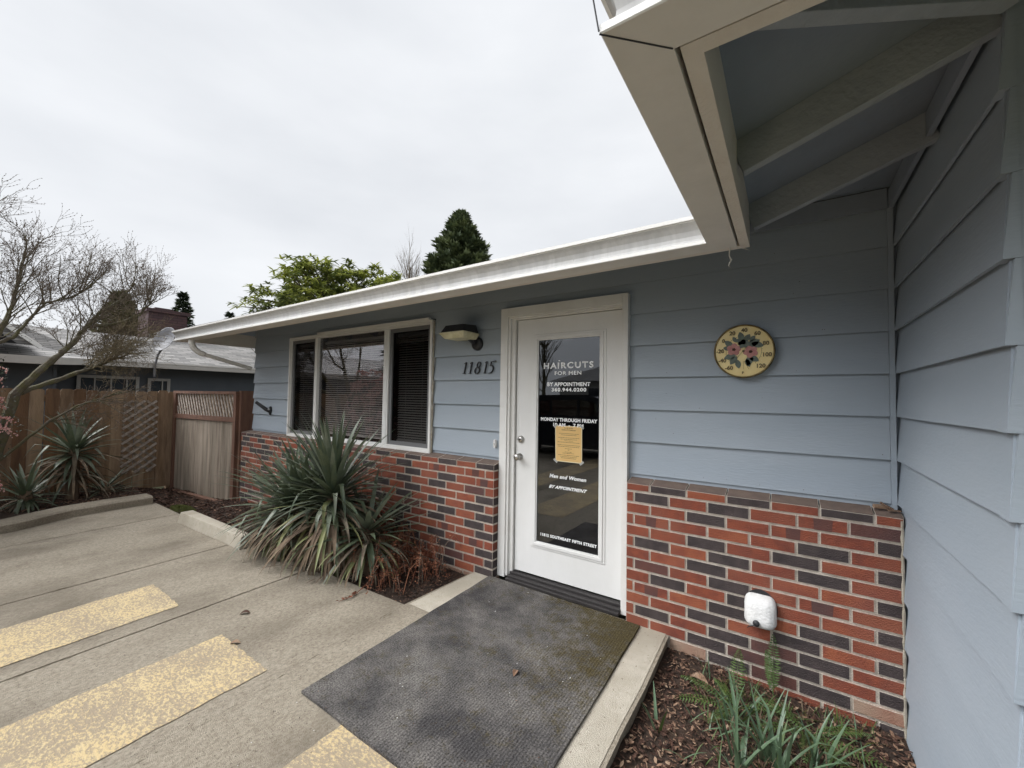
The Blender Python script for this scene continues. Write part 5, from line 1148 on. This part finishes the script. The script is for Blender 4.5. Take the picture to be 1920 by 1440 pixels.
def nwin(y0, y1, z0, z1, arch=False):
    b = MB(); x = WX1 + .02; frame_ = [(x, x + .05)]
    for (a, c, d_, e_) in ((y0, y1, z0, z0 + .06), (y0, y1, z1 - .06, z1), (y0, y0 + .06, z0 + .06, z1 - .06), (y1 - .06, y1, z0 + .06, z1 - .06)): b.box(x, x + .05, a, c, d_, e_, M['ntrim'])
    k = 1
    while y0 + k * .26 < y1 - .1: b.box(x + .012, x + .04, y0 + k * .26, y0 + k * .26 + .025, z0 + .06, z1 - .06, M['ntrim']); k += 1
    b.box(x + .010, x + .038, y0 + .06, y1 - .06, (z0 + z1) / 2, (z0 + z1) / 2 + .022, M['ntrim'])
    o = place(b, 'window', nh); c = MB(); c.box(x - .005, x + .008, y0 + .05, y1 - .05, z0 + .05, z1 - .05, M['nglass']); sub(c, 'pane', o)
nwin(-.95, .05, 1.0, 1.80); nwin(.20, .62, 1.0, 1.78)
ds = root('satellite_dish', (-9.85, .02, 2.05), 'dark grey satellite dish on a bent pole above the neighbour eave', 'satellite dish')
b = MB(); b.tube([(-9.85, .16, 1.80), (-9.85, .16, 2.05), (-9.83, .20, 2.30), (-9.80, .32, 2.56)], .024, M['dish'], 8); place(b, 'pole', ds)
b = MB(); ax = Vector((.35, -.9, .35)).normalized(); prof = [(0.0, 0.0), (.10, .008), (.20, .035), (.29, .075), (.30, .078), (.29, .065), (.20, .02), (.10, -.006), (0, -.012)]; b.lathe(prof, Vector((-9.79, .34, 2.64)), ax, M['dish'], 26); place(b, 'reflector', ds, smooth=True, auto=True)
b = MB(); c_ = Vector((-9.79, .34, 2.64)); f_ = c_ + ax * .36 + Vector((0, 0, -.05)); a_ = ax.orthogonal().normalized(); bb = ax.cross(a_)
for t in (0.3, 2.4, 4.4): b.tube([c_ + (a_ * math.cos(t) + bb * math.sin(t)) * .28 + ax * .07, f_], .006, M['ngut'], 5)
b.box(-.03, .03, -.03, .03, -.03, .03, M['black'], Matrix.Translation(f_)); place(b, 'feed_arm', ds)

# ================================================================== BEHIND THE CAMERA (seen in the glass)
car = root('parked_car', (-2.6, -7.6, G), 'dark parked estate car reflected in the door glass', 'car')
b = MB(); L2, W2 = 2.3, .9; cx, cy = -2.6, -7.6
side = [(-2.3, .35), (-2.32, .75), (-2.2, .98), (-1.9, 1.05), (-1.45, 1.50), (-1.2, 1.56), (.3, 1.58), (.6, 1.50), (1.25, 1.04), (2.1, .92), (2.3, .75), (2.32, .38), (1.75, .30), (-1.75, .30)]
b.prism([(cx + x, G + z) for x, z in side], 'y', cy - W2, cy + W2, M['carpaint']); place(b, 'body', car, bevel=.05)
for yy, sg in ((cy + W2, 1), (cy - W2, -1)):
    for poly in ([(-1.75, 1.08), (-1.42, 1.42), (-.75, 1.48), (-.75, 1.08)], [(-.68, 1.08), (-.68, 1.48), (.05, 1.50), (.05, 1.08)], [(.12, 1.08), (.12, 1.50), (.52, 1.43), (1.02, 1.08)]):
        b = MB(); b.prism([(cx + x, G + z) for x, z in poly], 'y', yy + sg * .001, yy + sg * .006, M['carglass']); place(b, 'window', car)
    for wx in (-1.4, 1.4):
        b = MB(); b.lathe([(0, 0), (.20, 0), (.33, 0), (.34, -.03), (.34, -.19), (.3, -.2)], (cx + wx, yy + sg * .02, G + .34), (0, sg, 0), M['tyre'], 24); wo_ = place(b, 'wheel', car)
        b = MB(); b.lathe([(0, .012), (.05, .015), (.19, .005), (.20, -.01)], (cx + wx, yy + sg * .02, G + .34), (0, sg, 0), M['metal'], 20); sub(b, 'rim', wo_)
conifer((-6.35, -4.7), 4.6, 1.25, 620, 'added dark shrub tree out of view hiding sky in the window reflection', [M['cgd'], M['rust']], name='added_reflection_tree', tw_=.3, up=.5, seedv=31, z0=0)  # both dark trees are added out of view to block sky in the window reflection
conifer((-6.4, -6.9), 4.9, 1.4, 560, 'farther added dark shrub tree hiding sky reflected in the right window pane', [M['cgd'], M['rust']], name='added_reflection_tree', tw_=.32, up=.5, seedv=32, z0=0)
oh = root('house', (-4, -26, -.2), 'pale house across the street reflected in the door glass', 'house')
b = MB(); b.box(-12, 2, -30, -24, -.3, 2.7, M['lwall']); place(b, 'wall', oh)
b = MB(); b.add([(-12.6, -23.4, 2.7), (2.6, -23.4, 2.7), (-.5, -27, 4.1), (-9.5, -27, 4.1), (-12.6, -30.6, 2.7), (2.6, -30.6, 2.7)], [(0, 1, 2, 3), (4, 3, 2, 5), (0, 3, 4), (1, 5, 2)], M['shingle2']); place(b, 'roof', oh)
for x in (-9, -5, -1.5):
    b = MB(); b.box(x - .7, x + .7, -23.99, -23.95, 1, 2.2, M['nglass']); place(b, 'window', oh)
conifer((-6.5, -33), 11, 2.6, 260, 'dark conifer across the street reflected in the door glass', [M['cg'], M['cgd']], tw_=.8, up=.4, seedv=21, z0=1)
conifer((-3.2, -34), 9, 2.4, 220, 'shorter dark conifer across the street beside the taller one', [M['cg'], M['cgd']], tw_=.8, up=.4, seedv=22, z0=1)
bt4 = root('bare_tree', (-12.5, -22.5, -.36), 'leafless street tree reflected at the left of the door glass', 'tree')
tk = MB(); P_, rs = limb(tk, [(-12.5, -22.5, -.4), (-12.5, -22.5, 3), (-12.4, -22.4, 6)], .2, .06, M['bark']); tw = MB()
for i in range(18):
    q = P_[int(random.uniform(.35, .98) * (len(P_) - 1))]; branch(tw, None, q, Vector((jit(.9), jit(.9), random.uniform(.5, 1.1))), random.uniform(1.5, 2.3), .05, 2, .3, .2, (4, 5), [M['bark'], M['bark']], .6, 0, 5, 4, .6)
place(tk, 'trunk', bt4); place(tw, 'branches', bt4)
